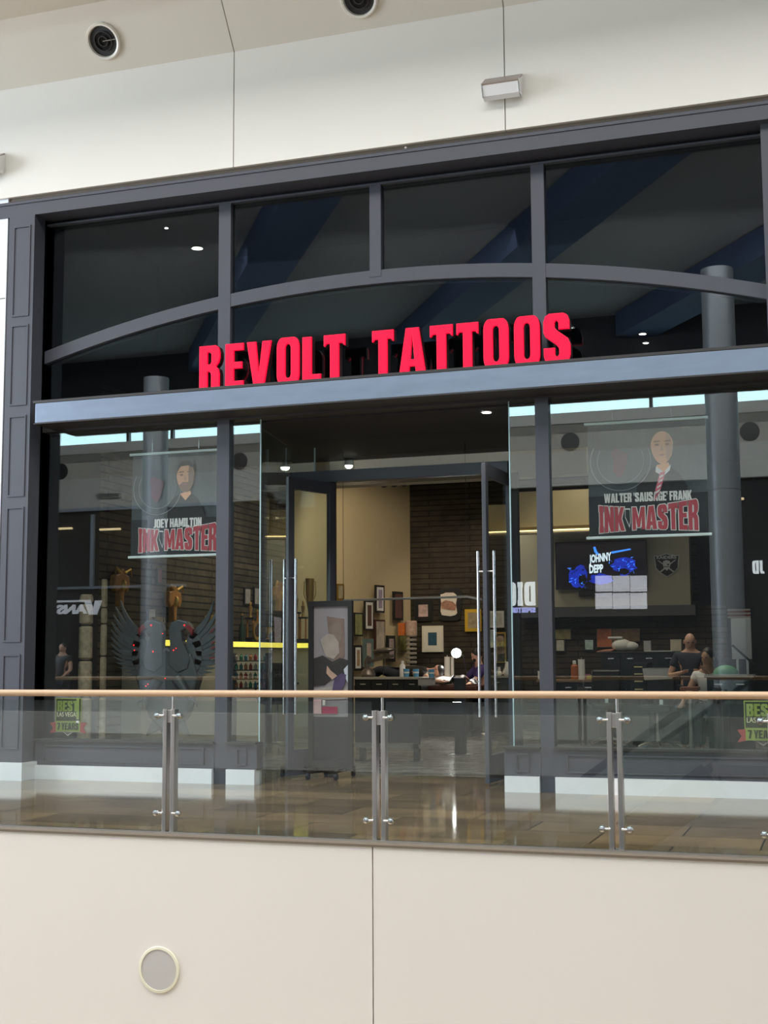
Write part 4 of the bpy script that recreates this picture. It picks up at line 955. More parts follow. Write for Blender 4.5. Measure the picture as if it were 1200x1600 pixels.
def pf(pts, col, nm, d=.004):
    MB().prism([(PY(a_, b_, PYY).x, PY(a_, b_, PYY).z) for a_, b_ in pts], (0, PYY - .006 - d, 0), (1, 0, 0), (0, 0, 1), (0, 1, 0), .003).build(nm, mat(nm + '_print', col, .35, noise=.35, nscale=9), pr)
pf([(511, 963), (538, 967), (539, 1025), (530, 1050), (512, 1035), (514, 990)], (.17, .12, .10), 'brown_backdrop')
pf([(516, 978), (524, 973), (533, 976), (536, 990), (532, 1004), (524, 1008), (516, 998), (514, 986)], (.19, .145, .12), 'head_figure', .007)
pf([(501, 1000), (512, 990), (522, 992), (530, 1004), (531, 1020), (522, 1030), (510, 1026), (505, 1012)], (.30, .26, .23), 'pale_shirt_figure', .010)
pf([(488, 1030), (505, 1024), (520, 1034), (532, 1028), (546, 1032), (546, 1050), (536, 1066), (524, 1056), (508, 1070), (488, 1072)], (.03, .027, .027), 'dark_couch', .013)
pf([(512, 1040), (518, 1048), (528, 1056), (520, 1062), (511, 1052)], (.42, .28, .21), 'arm_shape', .016)
pf([(524, 1060), (534, 1052), (542, 1054), (540, 1068), (530, 1086), (520, 1080)], (.07, .05, .11), 'violet_sleeve', .019)
pf([(538, 1046), (547, 1036), (547, 1072), (541, 1060)], (.45, .50, .55), 'pale_sheet', .016)
pf([(488, 1078), (520, 1072), (535, 1082), (546, 1070), (546, 1092), (488, 1094)], (.30, .28, .26), 'lower_sheet', .010)
pf([(488, 1093), (503, 1093), (503, 1115), (488, 1115)], (.55, .38, .38), 'pink_block', .012)
pf([(504, 1104), (528, 1104), (528, 1115), (504, 1115)], (.38, .05, .10), 'crimson_block', .012)
pf([(505, 1094), (509, 1094), (509, 1102), (505, 1102)], (.7, .68, .66), 'white_block', .015)
MB().box(X0 - .35, X1 - .02, PYY - .02, PYY + .02, .08, .12).box(X0 + .08, X0 + .12, PYY - .30, PYY + .30, .08, .12).box(X1 - .12, X1 - .08, PYY - .30, PYY + .30, .08, .12).build('base_frame', m_black2, t, bevel=.005)
for x_, y_ in ((X0 - .33, PYY), (X0 + .10, PYY - .28), (X0 + .10, PYY + .28), (X1 - .10, PYY - .28), (X1 - .10, PYY + .28)):
    MB().cyl((x_ - .015, y_, .04), (x_ + .015, y_, .04), .04, 16).build('castor', m_black, t, smooth=True)
# overhead metal rail inside the doorway
p = PY(548, 938, 2.2); q = PY(742, 939, 2.2)
rl = thing('hanging_rail', 'slim horizontal metal rail crossing the doorway at head height', 'rail', ((p.x + q.x) / 2, 2.2, p.z))
MB().tube([(p.x - .1, 2.2, p.z), (q.x - .1, 2.2, p.z + .015), (q.x + .12, 2.1, p.z - .03)], .014, 10).build('bar', m_steel, rl, smooth=True)
for x_ in (p.x - .1, q.x - .1): MB().cyl((x_, 2.2, p.z), (x_, 2.2, zlt - .02), .003, 6).build('hanging_wire', m_black2, rl)
# ================================================================ CURVED CREAM WALL PICTURES
wd = (B0 - A0).normalized(); wn = Vector((wd.y, -wd.x, 0))
if wn.x < 0: wn = -wn
WP0 = A0 + wn * .03
def cpic(px0, py0, px1, py1, m, lab, fr=m_black2, mt=None, fw=.10):
    a = PP(px0, py1, WP0, wn); b = PP(px1, py1, WP0, wn); z1 = PP(px0, py0, WP0, wn).z
    W = (b - a).length; H = z1 - a.z; mid = (a + b) / 2
    t = thing('framed_picture', lab, 'picture', tuple(a.lerp(b, .5)))
    u = Vector((0, 0, 1))
    def rect(x0, x1, y0, y1, d0, d1, nm, mm):
        MB().prism([(x0 * W, y0 * H), (x1 * W, y0 * H), (x1 * W, y1 * H), (x0 * W, y1 * H)], a + wn * d0, wd, u, wn, d1 - d0).build(nm, mm, t)
    rect(0, 1, 0, 1, 0, .03, 'frame', fr)
    k = fw
    if mt: rect(k, 1 - k, k * .5, 1 - k * .5, .03, .035, 'mount_board', mt); k = fw + .16
    rect(k, 1 - k, k * .55, 1 - k * .55, .035, .040, 'print', m)
A_ = lambda n_, c_, s_=12: mat(n_, c_, .5, noise=.6, nscale=s_)
cpic(585, 914, 599, 957, A_('violet_portrait_print', (.35, .30, .42)), 'narrow framed picture with white mount and violet print, highest on tan wall', m_black2, m_white, .14)
cpic(613, 924, 628, 969, A_('dark_red_portrait_print', (.12, .06, .055)), 'narrow dark framed picture right of the violet one on the tan wall', m_black2, None, .14)
cpic(568, 938, 582, 985, A_('dark_brown_art_print', (.12, .07, .06)), 'narrow black framed picture with white border hanging below the rail', m_black2, m_white, .12)
cpic(551, 957, 565, 994, A_('olive_art_print', (.28, .30, .14)), 'olive green picture just right of the poster stand, upper one', m_black2, None, .12)
cpic(551, 1008, 564, 1048, A_('tan_art_print', (.42, .30, .18)), 'tan picture in black frame just right of the poster stand, lower one', m_black2, m_white, .18)
cpic(566, 998, 582, 1042, A_('teal_mount_print', (.48, .40, .36)), 'picture with a teal mount and small pink print on the tan wall', mat('teal_mount', (.14, .20, .20), .5), None, .28)
cpic(584, 968, 600, 1019, A_('stone_figure_print', (.42, .37, .31), 6), 'tall maroon picture of a pale stone figure on the tan wall', mat('maroon_frame', (.06, .02, .018), .5), None, .10)
cpic(603, 993, 616, 1034, A_('pink_grey_print', (.40, .32, .34)), 'small black framed pinkish picture behind the jointed lamp arm', m_black2, None, .22)
cpic(620, 975, 634, 1019, A_('mustard_art_print', (.26, .25, .08)), 'mustard coloured picture beside the ringed rack on the tan wall', mat('olive_frame', (.16, .15, .09), .5), None, .12)
cpic(524, 912, 536, 938, A_('gold_framed_print', (.35, .30, .2)), 'small gold framed picture at the left door leaf edge on the tan wall', m_gold, None, .2)
# ================================================================ BACK WALL PICTURES
def bpic(px0, py0, px1, py1, y, m, lab, fr=m_black2, mt=None, fw=.12, mk=.2, name='framed_picture', cat='picture'):
    a = PY(px0, py1, y); b = PY(px1, py0, y); z1 = PY(px0, py0, y).z
    t = thing(name, lab, cat, ((a.x + b.x) / 2, y, a.z)); W = b.x - a.x; H = z1 - a.z; s_ = min(W, H)
    MB().box(a.x, b.x, y - .03, y, a.z, z1).build('frame', fr, t, bevel=.004)
    k = fw * s_; d = .034
    if mt: MB().box(a.x + k, b.x - k, y - d, y - .03, a.z + k, z1 - k).build('mount_board', mt, t); k += mk * s_; d = .038
    MB().box(a.x + k, b.x - k, y - d - .004, y - .03, a.z + k, z1 - k).build('print', m, t)
    return t
YB = 11.97
bpic(648, 938, 676, 971, YB, A_('pink_sketch_print', (.62, .45, .42)), 'pale pink print in a wide black frame on the dark stone wall', m_black2, None, .24)
bpic(660, 978, 693, 1019, YB, A_('blue_whale_print', (.03, .10, .16)), 'wide white framed picture with a small dark blue print', mat('ivory_frame', (.80, .77, .66), .5), mat('ivory_mount', (.84, .81, .72), .6), .10, .20)
bpic(727, 952, 752, 987, YB, A_('sepia_dragon_print', (.35, .28, .18)), 'bright yellow framed sepia picture left of the right door pull', mat('yellow_gilt_frame', (.62, .40, .03), .4), None, .2)
bpic(762, 955, 788, 981, YB, A_('white_dog_print', (.55, .54, .50)), 'white framed pale round print seen through the right door leaf', m_white, None, .12)
bpic(776, 988, 791, 1036, YB, m_brick_y, 'tall open gold frame seen through the right door leaf', m_gold, A_('dark_art_ground', (.05, .045, .04)), .14, .3)
bpic(764, 984, 772, 1012, YB, A_('blue_white_print', (.5, .6, .75)), 'small blue white picture between the right door pulls', m_white, None, .12)
p = PY(702, 944, YB); t = thing('display_board', 'dark shaped wall board with a pale printed shirt panel, highest on stone wall', 'wall board', (p.x, YB, p.z))
def bp_(pts, m, nm, d): MB().prism([(PY(a, b, YB).x, PY(a, b, YB).z) for a, b in pts], (0, YB - d, 0), (1, 0, 0), (0, 0, 1), (0, 1, 0), .012).build(nm, m, t)
bp_([(685, 926), (690, 919), (718, 919), (722, 926), (720, 966), (714, 970), (692, 970), (686, 966)], m_black2, 'backing_board', .02)
bp_([(689, 929), (693, 928), (697, 926), (709, 926), (713, 929), (715, 932), (713, 944), (715, 958), (712, 961), (708, 962), (704, 963), (697, 962), (691, 961), (689, 955), (690, 944)], mat('ivory_shirt', (.80, .74, .66), .6), 'shirt_panel', .035)
bp_([(690, 942), (697, 938), (708, 940), (714, 946), (712, 954), (702, 953), (691, 951)], A_('rust_shirt_print', (.42, .22, .15), 22), 'shirt_print', .045)
# ringed rack tower
p = PY(643, 1050, 11.2); zt2 = PY(643, 970, 11.2).z; zb2 = .9
t = thing('display_tower', 'tall round tower of stacked grey rings with orange and white labels on top', 'display rack', (p.x, 11.2, 0))
MB().lathe((0, 0, 0), [(.20, 0), (.20, .05), (.03, .08), (.03, zt2)], 20).build('stem', m_black2, t, local=True)
zz = .75
while zz < zt2 - .30:
    MB().lathe((0, 0, zz), [(.09, 0), (.105, .01), (.105, .04), (.09, .05)], 20).build('ring', mat('grey_ring', (.30, .28, .25), .4), t, local=True); zz += .085
MB().lathe((0, 0, zt2 - .28), [(.115, 0), (.115, .26), (.10, .28)], 20).build('top_drum', A_('white_label_print', (.5, .35, .28), 25), t, local=True)
MB().box(-.24, -.11, -.08, .02, zt2 - .28, zt2 - .04).build('side_label', mat('orange_label', (.55, .14, .03), .5, noise=.5, nscale=20), t, local=True)
# jointed lamp arm on the counter
CY = 8.6
def top_z(px_, py_, y): return PY(px_, py_, y).z
zc = top_z(600, 1057, CY)
def counter(name, px0, px1, pyt, y, depth, topm, bodym, lab, drawers=0, th=.04, cat='counter', zz=None, nh=0):
    z = zz or PY((px0 + px1) / 2, pyt, y).z; x0, x1 = PY(px0, pyt, y).x, PY(px1, pyt, y).x
    t = thing(name, lab, cat, ((x0 + x1) / 2, y + depth / 2, 0))
    MB().box(x0, x1, y, y + depth, z - th, z).build('worktop', topm, t, bevel=.006)
    MB().box(x0 + .03, x1 - .03, y + .03, y + depth, 0, z - th).build('carcass', bodym, t)
    for k in range(drawers):
        w_ = (x1 - x0 - .08) / drawers
        d = MB().box(x0 + .04 + k * w_ + .01, x0 + .04 + (k + 1) * w_ - .01, y + .01, y + .03, .12, z - th - .03).build('door', bodym, t)
        MB().box(x0 + .04 + (k + .5) * w_ - .05, x0 + .04 + (k + .5) * w_ + .05, y - .005, y + .01, z - th - .09, z - th - .075).build('handle', m_steel2, d)
    return t, z, x0, x1
m_blk_cab = mat('black_lacquer_cabinet', (.012, .016, .020), .3)
_, zc, _, _ = counter('work_counter', 551, 660, 1058, CY, .42, mat('grey_worktop', (.42, .40, .36), .35), m_blk_cab, 'black cabinet counter with grey top behind the poster stand', 4)
p = PY(575, 1052, CY + .3)
t = thing('arm_lamp', 'dark jointed arm lamp with a heavy round base on the grey counter', 'lamp', (p.x, CY + .3, zc))
m_arm = mat('bronze_grey_metal', (.16, .14, .13), .35, .6)
def Q3(a, b, y=CY + .3): return PY(a, b, y)
MB().lathe((p.x, CY + .3, zc), [(.13, 0), (.14, .04), (.10, .12), (.04, .15)], 20).build('base', m_arm, t, smooth=True)
MB().tube([Q3(575, 1048), Q3(572, 1035), Q3(577, 1026)], .045, 10).build('lower_arm', m_arm, t, smooth=True)
MB().beam(Q3(577, 1033), Q3(616, 1024), .05, .05).build('middle_arm', m_arm, t, bevel=.01)
MB().beam(Q3(614, 1026), Q3(588, 1016), .06, .05).build('upper_arm', m_arm, t, bevel=.01)
MB().ell(Q3(600, 1016), .22, .10, .045, rot=Matrix.Rotation(-.1, 3, 'Y')).build('lamp_head', m_arm, t, smooth=True)
MB().beam(Q3(599, 1030), Q3(599, 1056), .012, .012).build('cord', m_black2, t)
def small(px_, py_, y, kind, m, lab, h=.2, r=.05, name='bottle', cat=None, group=None, zz=None):
    p = PY(px_, py_, y); z = zz if zz is not None else p.z
    t = thing(name, lab, cat or name.replace('_', ' '), (p.x, y, z), group=group)
    if kind == 'bottle':
        MB().lathe((0, 0, 0), [(r, 0), (r, h * .7), (r * .45, h * .82)], 16).build('body', m, t, local=True, smooth=True)
        MB().lathe((0, 0, h * .82), [(r * .5, 0), (r * .5, h * .15), (r * .3, h * .18)], 12).build('cap', m_white, t, local=True, smooth=True)
    elif kind == 'cup':
        MB().lathe((0, 0, 0), [(r * .8, 0), (r, h), (r * .93, h), (r * .75, .01)], 18).build('wall', m, t, local=True, smooth=True)
        MB().lathe((0, 0, h * .45), [(r * .93, 0), (r * .96, h * .2)], 18).build('band', m_white, t, local=True)
    elif kind == 'roll':
        MB().lathe((0, 0, 0), [(r, 0), (r, h), (r * .3, h), (r * .3, h - .02)], 20).build('paper', m, t, local=True, smooth=True)
        MB().cyl((0, 0, 0), (0, 0, h + .03), .008, 8).build('spindle', m_steel, t, local=True)
    elif kind == 'box':
        MB().box(-r, r, -r * .7, r * .7, 0, h).build('body', m, t, local=True, bevel=.008)
        MB().box(-r * 1.03, r * 1.03, -r * .73, r * .73, h, h + .015).build('lid', m, t, local=True, bevel=.004)
    return t
m_blue = mat('sky_blue_plastic', (.12, .36, .62), .4)
for i, px_ in enumerate((635, 650, 674)): small(px_, 1058, CY + .2 if i < 2 else CY - .13, 'cup', m_blue, ['sky blue cup on the counter below the ringed tower, left one', 'sky blue cup on the counter right of the ringed tower', 'sky blue cup in front of the lying client shoulder'][i], .14, .055, 'cup', zz=zc if i < 2 else PY(678, 1060, CY - .1).z + .015)
small(629, 1058, CY + .35, 'bottle', m_white, 'white squeeze bottle at the left of the blue cups', .28, .05, zz=zc)
# printer tray
o = thing('storage_tray', 'pale grey tray box hanging at the counter end under the blue cup', 'tray', tuple(PY(667, 1071, CY - .1)))
a = PY(657, 1071, CY - .1); b = PY(678, 1060, CY - .1)
MB().box(a.x, b.x, CY - .25, CY - .02, a.z, b.z).build('body', mat('light_grey_plastic', (.34, .34, .34), .5), o, bevel=.01)
MB().box(a.x - .01, b.x + .01, CY - .26, CY - .02, b.z, b.z + .015).build('lid', mat('light_grey_plastic', (.34, .34, .34), .5), o, bevel=.004)
_, z2c, _, _ = counter('side_counter', 678, 797, 1056, 10.9, .55, mat('grey_worktop', (.42, .40, .36), .35), m_char, 'low grey counter along the stone back wall', 4)
small(699, 1058, 11.1, 'roll', m_white, 'white paper roll standing left of the bright lamp', .36, .055, 'paper_roll', zz=z2c)
small(707, 1058, 11.1, 'roll', m_white, 'second thinner white paper roll beside the first one', .36, .03, 'paper_roll', zz=z2c)
# white cat ornaments on the counter
for i, (px_, s) in enumerate(((793, 1.0), (780, .6))):
    p = PY(px_, 1056, 11.1); t = thing('cat_figurine', ['larger white cat figurine on the back counter by the right door pull', 'smaller white cat figurine left of the larger one'][i], 'figurine', (p.x, 11.1, z2c))
    MB().lathe((0, 0, 0), [(.06 * s, 0), (.085 * s, .04 * s), (.08 * s, .10 * s), (.045 * s, .17 * s), (.05 * s, .20 * s), (.03 * s, .25 * s), (.004, .265 * s)], 14).build('body', m_white, t, local=True, smooth=True)
    for q in (-1, 1): MB().cone((q * .028 * s, 0, .23 * s), (q * .035 * s, 0, .30 * s), .016 * s, .001, 8).build('ear', m_white, t, local=True)
    MB().tube([(.06 * s, .03, .02), (.12 * s, .03, .05), (.12 * s, .03, .15 * s)], .014 * s, 8).build('tail', m_white, t, local=True, smooth=True)
# bright round work lamp
p = PY(713, 1020, 9.6)
t = thing('work_lamp', 'bright round white work lamp beside the tattooist head', 'lamp', (p.x, 9.6, 0))
ln = (EYE - p).normalized(); ln = (ln + Vector((0, 0, -.35))).normalized()
MB().lathe(p, [(.092, -.03), (.10, 0), (.095, .012), (.088, .012)], 28, ln).build('shade', m_black2, t, smooth=True)
MB().lathe(p, [(.086, .013), (.086, .018), (.001, .022)], 28, ln).build('lamp_disc', mat('lamp_disc_light', (1, 1, 1), .4, emit=(1, .98, .94), es=38), t)
MB().tube([p - ln * .03, p + Vector((.0, .45, -.05)), Vector((p.x - .02, 10.5, .9)), Vector((p.x - .02, 10.5, .03))], .014, 8).build('stand_arm', m_steel, t, smooth=True)
MB().lathe((p.x - .02, 10.5, 0), [(.18, 0), (.18, .03), (.02, .05)], 20).build('stand_base', m_black2, t)
spot('work_lamp_light', tuple(p + ln * .05), tuple(p + ln * .05 + Vector((-.05, -.3, -1))), 60, 120, (1, .96, .9), .1)
# ================================================================ PEOPLE
def person(lab, base, rz, J, top, legs, skin, hair=None, bald=False, sc=1.0, sleeve=.5, extra=None, headdir=(0, -1, 0)):
    t = thing('person', lab, 'person', base, rz)
    V = []; E_ = []; Rd = []
    def ch(names, rad, start=None):
        prev = start
        for n_, r in zip(names, rad):
            V.append(Vector(J[n_]) if isinstance(n_, str) else Vector(n_)); Rd.append(r); k = len(V) - 1
            if prev is not None: E_.append((prev, k))
            prev = k
        return prev
    pel = ch(['pelvis'], [.135]); ch_ = ch(['waist', 'chest'], [.125, .15], pel)
    ch(['neck', 'skull', 'crown'], [.058, .085, .075], ch_)
    hands = []
    for s in 'LR':
        w_ = ch(['sh' + s, 'el' + s, 'wr' + s], [.062, .042, .028], ch_)
        d = (Vector(J['wr' + s]) - Vector(J['el' + s])).normalized()
        side = d.cross(Vector((0, 0, 1))); side = side.normalized() if side.length > .1 else Vector((1, 0, 0))
        nrm_ = d.cross(side).normalized(); wv = Vector(J['wr' + s])
        palm = ch([wv + d * .05], [.026], w_)
        for k in range(4):
            o_ = side * (-.030 + k * .020); L = (.075, .085, .08, .062)[k]
            a1 = wv + d * .09 + o_; a2 = a1 + d * L * .5 - nrm_ * .006; a3 = a1 + d * L * .9 - nrm_ * .022
            ch([a1, a2, a3], [.010, .009, .007], palm)
        b1 = wv + d * .04 - side * .035; ch([b1, b1 + d * .035 - side * .015, b1 + d * .062 - side * .018], [.012, .010, .008], palm)
    for s in 'LR': ch(['hip' + s, 'kn' + s, 'an' + s, 'to' + s], [.095, .058, .040, .030], pel)
    def skin_obj(name, V, E_, Rd, m, par, sub=2):
        me = bpy.data.meshes.new(name); me.from_pydata([v * sc for v in V], E_, []); o = bpy.data.objects.new(name, me); C.objects.link(o); o.parent = par
        md = o.modifiers.new('skin', 'SKIN'); md.use_smooth_shade = True
        for i, r in enumerate(Rd): me.skin_vertices[0].data[i].radius = (r * sc, r * sc)
        me.skin_vertices[0].data[0].use_root = True
        ss = o.modifiers.new('subdivision', 'SUBSURF'); ss.levels = sub; ss.render_levels = sub
        me.materials.append(m); return o
    body = skin_obj('body', V, E_, Rd, skin, t)
    def garment(name, chains, m, grow=.016):
        V2 = []; E2 = []; R2 = []
        def add(p, r, prev):
            V2.append(Vector(p)); R2.append(r + grow); k = len(V2) - 1
            if prev is not None: E2.append((prev, k))
            return k
        r0 = None; idx = {}
        for c_ in chains:
            prev = idx.get(c_[0][0]) if c_[0][0] in idx else None
            for k, (nm, r) in enumerate(c_):
                if nm in idx: prev = idx[nm]; continue
                p = J[nm] if isinstance(nm, str) and nm in J else None
                if p is None:
                    a_, b_, f_ = nm.split(':'); p = Vector(J[a_]).lerp(Vector(J[b_]), float(f_))
                prev = add(p, r, prev); idx[nm] = prev
        return skin_obj(name, V2, E2, R2, m, t)
    sf = '%.2f' % sleeve
    garment('shirt', [[('waist', .135), ('chest', .152)], [('waist', .135), ('pelvis', .14)]] + [[('chest', .15), ('sh' + s, .068), ('sh%s:el%s:%s' % (s, s, sf), .056)] for s in 'LR'], top)
    garment('trousers', [[('pelvis', .14), ('hip' + s, .100), ('kn' + s, .066), ('kn%s:an%s:0.9' % (s, s), .05)] for s in 'LR'], legs)
    hc = Vector(J['skull']).lerp(Vector(J['crown']), .35) * sc; hd_ = Vector(headdir).normalized(); sd = hd_.cross(Vector((0, 0, 1))).normalized(); upv = sd.cross(hd_).normalized()
    rot = Matrix((sd, hd_, upv)).transposed()
    MB().ell(hc, .078 * sc, .098 * sc, .118 * sc, 18, 14, rot).build('head', skin, t, local=True, smooth=True)
    MB().prism([(-.008, .0), (.008, .0), (.015, -.04), (-.015, -.04)], hc + hd_ * .088 * sc + upv * .01, sd, upv, hd_, .024).build('nose', skin, t, local=True, bevel=.004)
    for s in (-1, 1):
        MB().ell(hc + sd * s * .032 + hd_ * .088 + upv * .018, .012, .006, .008, 10, 6, rot).build('eye', m_black, t, local=True)
        MB().ell(hc + sd * s * .080 - upv * .01, .012, .02, .032, 10, 8, rot).build('ear', skin, t, local=True, smooth=True)
    MB().ell(hc + hd_ * .088 - upv * .055, .024, .010, .007, 10, 6, rot).build('mouth', mat('lips', (.40, .16, .13), .5), t, local=True)
    if hair == 'short':
        MB().ell(hc - hd_ * .016 + upv * .022, .084, .100, .112, 18, 12, rot).build('hair', m_hair, t, local=True, smooth=True)
    if hair == 'long':
        MB().ell(hc - hd_ * .022 + upv * .022, .090, .104, .118, 18, 12, rot).build('hair', m_hair, t, local=True, smooth=True)
        MB().tube([hc - hd_ * .05 + upv * .05, hc - hd_ * .09 - upv * .08, hc - hd_ * .10 - upv * .24, hc - hd_ * .08 - upv * .36], [.07, .09, .08, .03], 12).build('hair_length', m_hair, t, local=True, smooth=True)
    if extra: extra(t, hc, hd_, sd, upv)
    return t
def joints(**k):
    J = dict(pelvis=(0, 0, .95), waist=(0, 0, 1.12), chest=(0, 0, 1.36), neck=(0, 0, 1.52), skull=(0, -.01, 1.62), crown=(0, -.01, 1.70),
             shL=(.19, 0, 1.42), elL=(.26, -.05, 1.14), wrL=(.22, -.25, 1.02), shR=(-.19, 0, 1.42), elR=(-.26, -.05, 1.14), wrR=(-.22, -.25, 1.02),
             hipL=(.10, 0, .90), knL=(.12, -.02, .50), anL=(.12, .02, .09), toL=(.13, -.14, .04), hipR=(-.10, 0, .90), knR=(-.12, -.02, .50), anR=(-.12, .02, .09), toR=(-.13, -.14, .04))
    J.update(k); return J
def seated(zs=.62, **k):
    d = dict(pelvis=(0, 0, zs), waist=(0, -.02, zs + .17), chest=(0, -.05, zs + .40), neck=(0, -.08, zs + .56), skull=(0, -.11, zs + .66), crown=(0, -.12, zs + .74),
             shL=(.18, -.05, zs + .46), elL=(.25, -.12, zs + .20), wrL=(.20, -.36, zs + .16), shR=(-.18, -.05, zs + .46), elR=(-.25, -.12, zs + .20), wrR=(-.20, -.36, zs + .16),
             hipL=(.10, -.05, zs - .02), knL=(.13, -.42, zs), anL=(.13, -.42, .10), toL=(.13, -.56, .05), hipR=(-.10, -.05, zs - .02), knR=(-.13, -.42, zs), anR=(-.13, -.42, .10), toR=(-.13, -.56, .05))
    d.update(k); return joints(**d)
# bald man and dark haired woman in the right window
PYm = 5.6
pm = PY(1078, 1000, PYm)
def stand_chair(): pass
zhead = pm.z
ks = zhead / 1.66
person('bald person in a dark navy t-shirt leaning on the table in the right window', (pm.x, PYm, 0), 0,
       joints(crown=(0, -.02, 1.68), elL=(.24, -.10, 1.16), wrL=(.16, -.36, 1.20), elR=(-.30, -.06, 1.14), wrR=(-.10, -.34, 1.19)), m_navy, m_navy, m_skin, None, sc=ks, sleeve=.6, headdir=(0.2, -1, -.45))
pw = PY(1107, 1024, 5.15); zs = pw.z - .72
person('dark haired person in a white t-shirt leaning one arm on the table, right window', (pw.x, 5.15, 0), 0,
       seated(zs, shR=(-.17, -.05, zs + .44), elR=(-.26, -.14, zs + .24), wrR=(-.32, -.34, zs + .10), shL=(.17, -.04, zs + .46), elL=(.22, -.12, zs + .24), wrL=(.02, -.26, zs + .46)), m_whitecloth, m_navy, m_skin2, 'long', sleeve=.45, headdir=(-.5, -1, -.2))
st = thing('bar_stool', 'tall black stool under the dark haired person', 'stool', (pw.x, 5.15, 0))
MB().lathe((0, 0, zs - .22), [(.19, 0), (.20, .03), (.19, .07)], 24).build('seat', m_black2, st, local=True, smooth=True)
MB().cyl((0, 0, .03), (0, 0, zs - .22), .025).build('column', m_steel, st, local=True, smooth=True)
MB().lathe((0, 0, 0), [(.22, 0), (.21, .02), (.03, .04)], 24).build('foot', m_steel, st, local=True, smooth=True)
# tattooist and client in the middle
pa = PY(735, 1016, 9.9)
def mask(t, hc, hd_, sd, upv):
    MB().ell(hc + hd_ * .075 - upv * .045, .05, .04, .045, 12, 8).build('face_mask', m_black2, t, local=True, smooth=True)
za = pa.z - .78
person('tattooist in dark clothes with purple sleeve bending over the client, centre doorway', (pa.x + .16, 10.15, 0), R(-55),
       seated(za, elL=(.24, -.26, za + .22), wrL=(.12, -.46, za + .10), elR=(-.24, -.26, za + .22), wrR=(-.10, -.46, za + .08)), mat('purple_sleeve_cloth', (.055, .035, .16), .8), m_navy, m_skin, 'short', sleeve=.8, headdir=(0, -1, -.6), extra=mask)
t = thing('bar_stool', 'black stool under the tattooist', 'stool', (pa.x + .16, 10.15, 0))
MB().lathe((0, 0, za - .22), [(.19, 0), (.20, .03), (.19, .07)], 24).build('seat', m_black2, t, local=True, smooth=True)
MB().cyl((0, 0, .03), (0, 0, za - .22), .025).build('column', m_steel, t, local=True, smooth=True)
MB().lathe((0, 0, 0), [(.22, 0), (.21, .02), (.03, .04)], 24).build('foot', m_steel, t, local=True, smooth=True)
# client lying on the treatment table
tz = PY(700, 1068, 9.4).z
pc = PY(681, 1056, 9.4)
tb = thing('treatment_table', 'low reddish brown padded treatment table in the middle of the shop', 'table', (PY(715, 1070, 9.4).x, 9.4, 0))
tx0, tx1 = PY(655, 1070, 9.4).x, PY(752, 1070, 9.4).x
MB().box(tx0, tx1, 9.1, 9.75, tz - .12, tz - .02).build('padded_top', mat('red_brown_vinyl', (.09, .035, .025), .4), tb, bevel=.03)
MB().box(tx0 + .2, tx1 - .2, 9.3, 9.55, .1, tz - .12).build('pedestal', m_black2, tb)
MB().box(tx0 + .1, tx1 - .1, 9.15, 9.7, 0, .1).build('foot', m_black2, tb, bevel=.01)
L0 = pc.x
def cap(t, hc, hd_, sd, upv):
    MB().ell(hc + Vector((.05, 0, .01)), .075, .095, .10, 14, 10).build('dark_cap', m_black2, t, local=True, smooth=True)
J = dict(pelvis=(-.62, 0, .16), waist=(-.45, 0, .18), chest=(-.22, 0, .20), neck=(-.08, 0, .21), skull=(.01, 0, .22), crown=(.08, 0, .22),
         shL=(-.18, -.18, .18), elL=(-.02, -.30, .06), wrL=(.18, -.33, .04), shR=(-.18, .18, .18), elR=(-.30, .28, .10), wrR=(-.40, .30, .08),
         hipL=(-.68, -.10, .14), knL=(-1.02, -.12, .26), anL=(-1.30, -.12, .08), toL=(-1.34, -.12, .18), hipR=(-.68, .10, .14), knR=(-1.02, .12, .26), anR=(-1.30, .12, .08), toR=(-1.34, .12, .18))
J = {k: (v[0], v[1], v[2]) for k, v in J.items()}
person('client in a black shirt and cap lying on the treatment table', (L0, 9.4, tz), 0, J, m_black2, m_navy, m_skin, None, sleeve=.5, headdir=(0, -.6, .8), extra=cap)
tbx = thing('treatment_table', 'black bench carrying the legs of the lying client', 'bench', (L0 - 1.05, 9.4, 0))
MB().box(L0 - 1.45, tx0 - .02, 9.1, 9.75, tz - .12, tz - .02).build('padded_top', m_black2, tbx, bevel=.03)
MB().box(L0 - 1.3, tx0 - .1, 9.3, 9.55, 0, tz - .12).build('pedestal', m_black2, tbx)
o = MB().ell((L0 + .12, 9.42, tz + .055), .20, .20, .07).build('pillow', m_whitecloth, smooth=True); tag(o, 'white pillow under the head of the lying client', 'pillow')
bx_ = thing('patterned_cover', 'black and white patterned cloth heaped on the treatment table', 'cloth', (PY(718, 1064, 9.3).x, 9.3, tz))
c_ = PY(718, 1064, 9.3); mb = MB(); mb2 = MB(); nx, ny = 14, 6
def hp(i, j): return Vector((c_.x - .32 + .64 * i / nx, 9.12 + .5 * j / ny, tz + .0 + .16 * math.sin(PI * i / nx) ** .8 * (.6 + .4 * math.sin(i * 1.3 + j))))
for i in range(nx):
    for j in range(ny):
        (mb if (i + j) % 2 else mb2).add([hp(i, j), hp(i + 1, j), hp(i + 1, j + 1), hp(i, j + 1)], [(0, 1, 2, 3)])
mb.build('dark_checks', m_black2, bx_); mb2.build('white_checks', mat('grey_white_check', (.42, .40, .40), .8), bx_)
